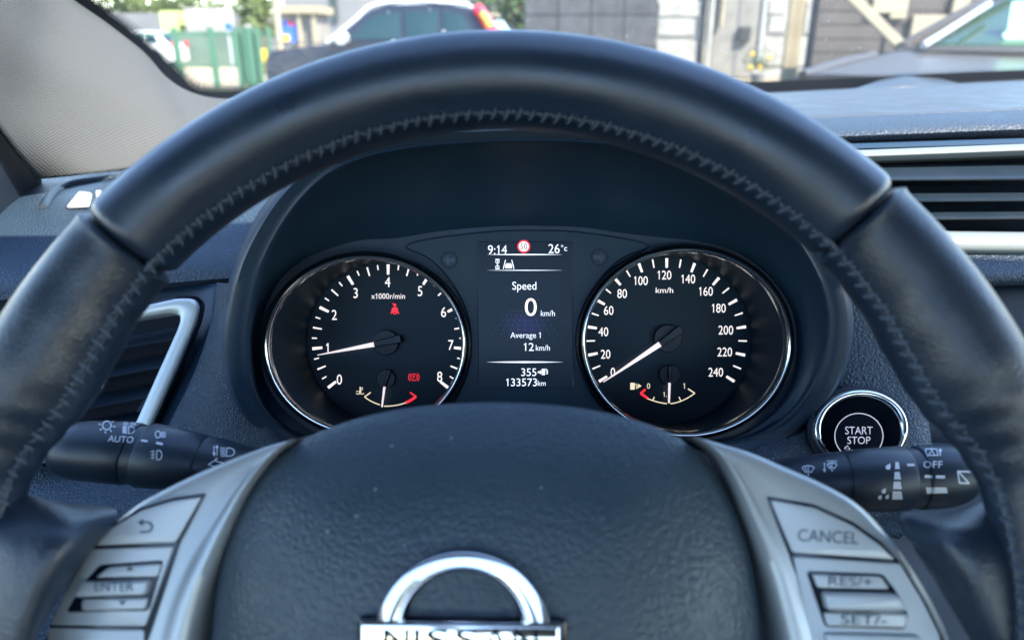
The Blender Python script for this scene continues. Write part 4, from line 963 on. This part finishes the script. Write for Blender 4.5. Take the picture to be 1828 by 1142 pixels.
k1 = stalk(wsk, 'knob', [((1636, 798), (1634, 906), Z, .0133), ((1640, 795), (1638, 908), Z, .0137), ((1690, 795), (1686, 905), Z, .0135), ((1712, 797), (1708, 899), Z, .0128), ((1726, 802), (1723, 891), Z, .0115), ((1734, 812), (1732, 878), Z, .0085), ((1737, 828), (1737, 862), Z, .004)], M['stalk'], cap0=True, cap1=True)
sf = on_mesh(k1, k2, k3, k4)
d = Dec()
d.text('OFF', 1665, 829, 12, 34).line([(1650, 850), (1665, 850.5)], 5).line([(1670, 850.5), (1686, 851)], 5).poly([(1652, 869), (1689, 869), (1691, 879), (1654, 880)])
d.line([(1652, 802), (1672, 802), (1674, 813), (1655, 813), (1652, 802)], 1.6).line([(1656, 815), (1663, 804), (1668, 813)], 1.4).line([(1678, 803), (1678, 814)], 2).poly([(1674.5, 806), (1678, 800), (1681.5, 806)]).line([(1663, 800), (1663, 804)], 1.4)
d.line([(1619, 830), (1632, 830)], 4)
for k, (y0, y1) in enumerate(((825, 837), (842, 855), (859, 872), (876, 890))):
    w0, w1 = 3+k*1.7, 3.9+k*1.7; d.poly([(1601-w0, y0), (1601+w0*.9, y0), (1602+w1, y1), (1601-w1, y1)])
def drop(x, y, s): d.poly([(x+s*.9, y-s*1.5)]+[(x+s*cos(radians(a)), y+s*sin(radians(a))) for a in range(-20, 250, 30)])
drop(1585, 834, 4.4); drop(1577, 876, 4); drop(1583, 886, 3.4); drop(1570, 887, 3.4)
def wiper(x, y, k=1):
    d.arc(x, y+12*k, 20*k, 1.8, -125, -55, 12).arc(x, y+12*k, 9*k, 1.6, -125, -55, 8)
    for a in (-125, -55, -90, -108): d.line([(x+9*k*cos(radians(a)), y+12*k+9*k*sin(radians(a))), (x+20*k*cos(radians(a)), y+12*k+20*k*sin(radians(a)))], 1.6)
    d.line([(x-1, y+5), (x+1, y+10*k)], 2)
wiper(1443, 839, .95); wiper(1485, 833, .8)
for k in range(3): d.arc(1479+k*6, 825, 2.4, 1.2, 180, 400, 8)
d.line([(1472, 826), (1472, 840)], 1.6).poly([(1469, 837), (1475, 837), (1472, 844)])
d.line([(1733, 842), (1709, 841), (1712, 861), (1729, 862), (1712, 843)], 3)
d.refine(5).put('markings', sf, M['print'], wsk, .0003)

# ---------- steering wheel
def c2w(x, y, z): return CAM + R_*x - U_*y + F_*z
WA, WB = .16375, -.03573
W = c2w(-.00637, .08297, .23829)
wn = cdir(sin(WB)*cos(WA), -sin(WA), -cos(WA)*cos(WB))
wu = (R_ - wn*R_.dot(wn)).normalized(); wv = wn.cross(wu)
if wv.dot(U_) < 0: wv = -wv
RM, RT = .172, .0159
WP = PL(W, wn)
def wang(x, y): p_ = WP.hit(x, y)-W; return math.atan2(p_.dot(wv), p_.dot(wu))
sw_ = thing('steering_wheel', 'black leather steering wheel with silver spokes and chrome emblem', 'steering wheel', W)
RIN = ((0, 152.5), (30, 152), (46, 152.2), (55, 150.8), (61, 149), (66, 148.6), (70, 150.4), (73, 153.8), (76, 157), (80, 159.5), (90, 160), (180, 156))
def rimin(th):                             # inner edge of the rim: thumb rests above the spokes, slimmer at the spokes
    d = abs(math.degrees(th)-90) % 360; d = 360-d if d > 180 else d
    for (a, x), (b, y) in zip(RIN, RIN[1:]):
        if d <= b: t = (d-a)/(b-a); t = t*t*(3-2*t); return (x+(y-x)*t+1.6)/1000
    return .1576
def rimr(th): return (.1881-rimin(th))/2
def rimpt(th, ph, r=None, lift=0, k=1):
    rad = wu*cos(th)+wv*sin(th); r0 = rimr(th); rm = (.1881+rimin(th))/2
    return W + rad*(rm+(r0*k+lift)*cos(ph)) + wn*((r0*1.06*k+lift)*sin(ph))
def rim_part(name, a0, a1, mt, ends, n=160):
    q = MB(); rows = []; L_ = abs(a1-a0)*RM
    for i in range(n+1):
        th = a0+(a1-a0)*i/n; s = min(i, n-i)/n*L_; e = ends[0] if i < n/2 else ends[1]
        k = 1
        if e == 'round' and s < .004: k = 1-.13*(1-s/.004)**2
        if e == 'lip' and s < .006: k = 1+.035*math.exp(-((s-.0018)/.0016)**2)-(.12*(1-s/.0012) if s < .0012 else 0)
        rows.append([rimpt(th, 2*pi*j/48, k=k) for j in range(48)])
    q.grid(rows, cu=True)
    q.fill([rows[0]]); q.fill([rows[-1]])
    return q, q.build(name, mt, sw_, 60)
aL, aR = wang(222, 425), wang(1538, 385)
rq1, _ = rim_part('upper_rim', aR+.003, aL-.003, M['rim'], ('round', 'round'), 220)
_, o = rim_part('grip', aL+.003, radians(238), M['grip'], ('lip', 'round')); o['label'] = 'left leather grip below the seam'
_, o = rim_part('grip', radians(-58), aR-.003, M['grip'], ('round', 'lip')); o['label'] = 'worn right leather grip with creases'
rim_part('lower_rim', radians(239), radians(301), M['rim'], ('round', 'round'), 60)
# cross stitching along the inner side
q = MB(); nst = 0
th = radians(-8)
while th < radians(188):
    ph = radians(158+random.uniform(-1.2, 1.2)); r = rimr(th); kk = random.uniform(.85, 1.1)
    for (t0, p0, t1, p1, rr) in ((-.0011, 9, .0011, -8, .0006), (-.0008, 0, -.0022, -6, .0004)):
        pts = [rimpt(th-(t0+(t1-t0)*k/4)*kk/RM, ph+radians(p0+(p1-p0)*k/4)*kk, r, .0001+.0006*sin(pi*k/4)) for k in range(5)]
        q.tube(pts, [rr*.5, rr, rr*1.15, rr, rr*.5], 6)
    th += .0049/RM
q.build('stitching', M['thread'], sw_)
q = MB(); q.grid([[rimpt(radians(-10)+radians(200)*i/220, radians(158)+dp, rimr(radians(-10)+radians(200)*i/220), l) for i in range(221)] for dp, l in ((radians(-5), -.0004), (radians(-2.5), .0002), (0, -.0002), (radians(2.5), .0002), (radians(5), -.0004))]); q.build('seam', M['rim'], sw_, 60)

# hub body behind everything
HP = WP.up(-.030)
hb = [(300, 1260), (310, 1142), (325, 1060), (350, 980), (385, 900), (430, 845), (480, 805), (540, 780), (700, 745), (870, 735), (1060, 745), (1200, 775), (1270, 800), (1320, 845), (1360, 920), (1390, 1000), (1412, 1100), (1425, 1260), (1380, 1500), (1150, 1620), (870, 1650), (600, 1620), (350, 1500)]
q = MB(); prism(q, [HP.hit(x, y) for x, y in smooth2(hb, 120)], wn, [(0, -.035), (0, 0), (.003, .004)]); q.build('hub_body', M['black'], sw_, 50)
# spokes of leather between rim and trim
for cs in ([[P(-60, 860, .257), P(20, 880, .255), P(76, 898, .252), P(88, 906, .262)], [P(-60, 960, .240), P(30, 940, .2385), P(108, 920, .244), P(165, 908, .262)],
            [P(-60, 1040, .236), P(40, 1010, .232), P(120, 965, .236), P(212, 918, .258)], [P(-60, 1160, .232), P(10, 1140, .229), P(80, 1060, .233), P(180, 950, .250)], [P(-60, 1260, .23), P(30, 1240, .23), P(60, 1130, .236), P(130, 1010, .246)]],
           [[P(1890, 860, .257), P(1810, 880, .255), P(1762, 898, .252), P(1748, 908, .262)], [P(1890, 960, .240), P(1800, 945, .2385), P(1722, 930, .244), P(1664, 920, .262)],
            [P(1890, 1040, .236), P(1790, 1010, .232), P(1700, 968, .236), P(1606, 922, .262)], [P(1890, 1160, .232), P(1810, 1140, .229), P(1730, 1060, .233), P(1622, 955, .252)], [P(1890, 1260, .23), P(1810, 1240, .23), P(1740, 1140, .236), P(1655, 1000, .246)]]):
    q, o = patch('spoke_leather', cs, M['grip'], sw_, 40, 40, .003, 70)
# silver spoke trims
TPL = WP.up(-.006)
left_in = [(522, 784), (492, 806), (462, 842), (436, 884), (412, 934), (388, 990), (364, 1050), (346, 1110), (334, 1180), (330, 1300)]
left_out = [(522, 783), (470, 795), (400, 819), (335, 845), (270, 876), (215, 907), (165, 952), (122, 1004), (88, 1062), (62, 1115), (40, 1180), (20, 1300)]
right_in = [(1243, 779), (1282, 808), (1306, 850), (1326, 900), (1350, 965), (1372, 1030), (1388, 1090), (1402, 1150), (1412, 1220), (1416, 1300)]
right_out = [(1243, 778), (1296, 792), (1352, 808), (1420, 836), (1490, 866), (1552, 902), (1602, 952), (1642, 1004), (1676, 1056), (1702, 1104), (1726, 1160), (1770, 1300)]
def trim(inn, out, label):
    loop = inn+out[::-1]
    A = [(p_.x, p_.y) for p_ in cr(p2(inn), 60)]; B = [(p_.x, p_.y) for p_ in cr(p2(out), 60)]
    # ridge along the inner edge, gentle face, rounded outer edge
    rows = []
    for t, h in ((0, -.030), (0, -.004), (.02, -.0005), (.06, .0012), (.11, .0010), (.17, -.0012), (.24, -.0022), (.5, -.0022), (.80, -.0030), (.93, -.0045), (.985, -.008), (1, -.013), (1, -.03)):
        rows.append([TPL.hit(a[0]*(1-t)+b_[0]*t, a[1]*(1-t)+b_[1]*t)+wn*h for a, b_ in zip(A, B)])
    q = MB(); q.grid(rows); o = q.build('spoke_trim', M['silver'], sw_, 50); o['label'] = label
    return q, o
tq1, to1 = trim(left_in, left_out, 'silver spoke with back and ENTER buttons'); tq2, to2 = trim(right_in, right_out, 'silver spoke with CANCEL button and set rocker')
FP = TPL.up(-.0022)
def sub(name, parent, poly, h0, h1, bev, mt, r=4, base=FP):
    q = MB(); prism(q, [base.hit(x, y)+wn*0 for x, y in rnd(poly, r)], wn, [(0, h0), (0, h1-bev), (bev*.3, h1-bev*.3), (bev, h1)]); o = q.build(name, mt, parent, 40); return q
def legend(name, parent, dec, h): dec.put(name, on_plane(FP.up(h)), M['legend'], parent, .00015)
# left
seat_l = [(369, 880), (322, 968), (262, 1150), (255, 1300), (60, 1300), (78, 1150), (95, 1105), (125, 1040), (162, 978), (200, 938), (250, 906), (310, 888)]
sub('button_recess', to1, seat_l, -.003, .0005, .0002, M['gloss'], 5)
sub('back_button', to1, [(362, 886), (316, 967), (170, 973), (205, 940), (255, 910), (310, 893)], .0002, .0013, .0005, M['button'], 6)
sub('rocker_frame', to1, [(313, 973), (262, 1116), (92, 1114), (126, 1045), (166, 979)], .0002, .0012, .0005, M['button'], 6)
sub('lower_button', to1, [(260, 1121), (250, 1290), (66, 1290), (90, 1119)], .0002, .0012, .0005, M['button'], 6)
sub('rocker_well', to1, [(296, 998), (270, 1088), (122, 1091), (150, 1042), (182, 1006)], .0008, .00135, .0001, M['gloss'], 8)
sub('up_key', to1, [(292, 1003), (287, 1027), (176, 1029), (200, 1010)], .0008, .0022, .0005, M['button'], 6)
sub('enter_key', to1, [(276, 1031), (268, 1058), (143, 1062), (156, 1035)], .0008, .0042, .0010, M['button'], 7)
sub('down_key', to1, [(270, 1064), (264, 1085), (152, 1087), (152, 1067)], .0008, .0022, .0005, M['button'], 6)
d = Dec(); d.line([(250, 932), (264, 931)], 3.2).arc(263, 940, 8.5, 3.4, -90, 90, 14).line([(263, 948.5), (250, 949)], 3.4).poly([(246, 932), (256, 925), (256, 939)]); legend('back_symbol', to1, d, .0014)
d = Dec().text('ENTER', 204, 1046, 17, 70); legend('enter_lettering', to1, d, .0043)
d = Dec().poly([(225, 1018), (239, 1017), (232, 1009)]).poly([(212, 1073), (226, 1072), (219, 1080)]); legend('arrow_marks', to1, d, .0023)
# right
seat_r = [(1368, 885), (1452, 900), (1522, 931), (1574, 967), (1612, 1010), (1650, 1070), (1684, 1140), (1720, 1300), (1450, 1300), (1436, 1120), (1408, 990)]
sub('button_recess', to2, seat_r, -.003, .0005, .0002, M['gloss'], 5)
sub('cancel_button', to2, [(1374, 891), (1452, 905), (1518, 936), (1568, 971), (1596, 998), (1413, 985)], .0002, .0013, .0005, M['button'], 6)
sub('rocker_frame', to2, [(1414, 991), (1604, 1004), (1642, 1066), (1674, 1130), (1700, 1290), (1458, 1290), (1442, 1120)], .0002, .0012, .0005, M['button'], 6)
sub('rocker_well', to2, [(1436, 1017), (1572, 1022), (1596, 1052), (1620, 1098), (1612, 1121), (1470, 1117)], .0008, .00135, .0001, M['gloss'], 8)
sub('resume_key', to2, [(1446, 1022), (1568, 1026), (1584, 1049), (1456, 1047)], .0008, .0020, .0005, M['button'], 6)
sub('rocker_bar', to2, [(1462, 1052), (1592, 1055), (1610, 1086), (1468, 1084)], .0008, .0046, .0012, M['button'], 9)
sub('set_key', to2, [(1466, 1090), (1612, 1092), (1612, 1117), (1472, 1114)], .0008, .0020, .0005, M['button'], 6)
sub('lower_bar', to2, [(1466, 1126), (1636, 1130), (1650, 1160), (1474, 1156)], .0008, .0028, .0008, M['button'], 8)
d = Dec().text('CANCEL', 1478, 957, 21, 108, rot=3); legend('cancel_lettering', to2, d, .0014)
d = Dec().text('RES/+', 1518, 1037, 17, 78, rot=2); legend('resume_lettering', to2, d, .0021)
d = Dec().text('SET/-', 1542, 1105, 17, 82, rot=1); legend('set_lettering', to2, d, .0021)
# airbag cover
PO = [(377, 1300), (378, 1142), (386, 1050), (402, 975), (424, 915), (450, 868), (482, 828), (522, 796), (575, 768), (650, 743), (730, 727), (800, 720), (880, 717), (960, 720), (1040, 728), (1120, 745), (1180, 765), (1226, 791), (1262, 826), (1292, 870), (1318, 925), (1338, 985), (1350, 1055), (1357, 1142), (1356, 1300), (1320, 1440), (1180, 1540), (870, 1580), (560, 1540), (410, 1440)]
PP = WP.up(-.012)
po = smooth2(PO, 180); pc = PP.hit(866, 1150); pts = [PP.hit(x, y) for x, y in po]
q = MB(); rows = [[p_-wn*.02 for p_ in pts]]
for i in range(40):
    s = 1-(i/40)**1.5 if i else 1.0
    s = max(s, .001); rows.append([pc+(p_-pc)*s+wn*(.0235*(1-s**4)**.72*(.76+.24*(1-s*s))) for p_ in pts])
q.grid(rows, cu=True); q.fill([rows[-1]]); q.build('airbag_cover', M['pad'], sw_, 60); pq = q
ps = on_mesh(pq)
d = Dec()
for x, y in ((637, 921), (670, 873), (722, 973), (966, 871), (505, 925), (585, 949), (806, 782), (700, 796)): d.disc(x, y, random.uniform(1.2, 1.9), n=8)
for i in range(22): d.disc(random.uniform(430, 1300), random.uniform(770, 1130), random.uniform(.5, .9), n=6)
d.put('dust', ps, M['dust'], sw_, .0002)['kind'] = 'stuff'
# emblem
e0 = ps(826, 1120); EP = PL(e0[0]+wn*.0010, wn)
em = bpy.data.objects.new('emblem', None); COL.objects.link(em); em.parent = sw_; em.location = EP.hit(826, 1130)-W
q = MB(); annulus(q, ell(828, 1135, 156, 154, 120), ell(826, 1135, 105, 113, 120), EP, [(0, -.004), (0, .0014), (.03, .0026), (.08, .0031), (.35, .0034), (.62, .0034), (.69, .0031), (.93, .0008), (1, -.0005), (1, -.004)])
q.build('ring', M['chrome'], em, 30)
q = MB(); prism(q, [EP.hit(x, y) for x, y in rnd([(649, 1103), (1000, 1107), (1000, 1166), (650, 1164)], 5)], wn, [(0, -.003), (0, .0040), (.0006, .0048), (.0011, .0050)]); q.build('bar', M['chrome'], em, 30)
d = Dec()
for ch, x, ww in (('N', 707, 44), ('I', 744, 8), ('S', 781, 40), ('S', 833, 40), ('A', 884, 46), ('N', 938, 44)): d.text(ch, x, 1141, 36, ww)
d.put('lettering', on_plane(EP.up(.0050)), M['void'], em, .0005)
q = MB(); prism(q, [EP.hit(x, y) for x, y in rnd([(640, 1100), (1010, 1104), (1010, 1172), (640, 1170)], 8)], wn, [(0, -.004), (0, .0006), (.0006, .0010)]); q.build('backing', M['gloss'], em, 30)
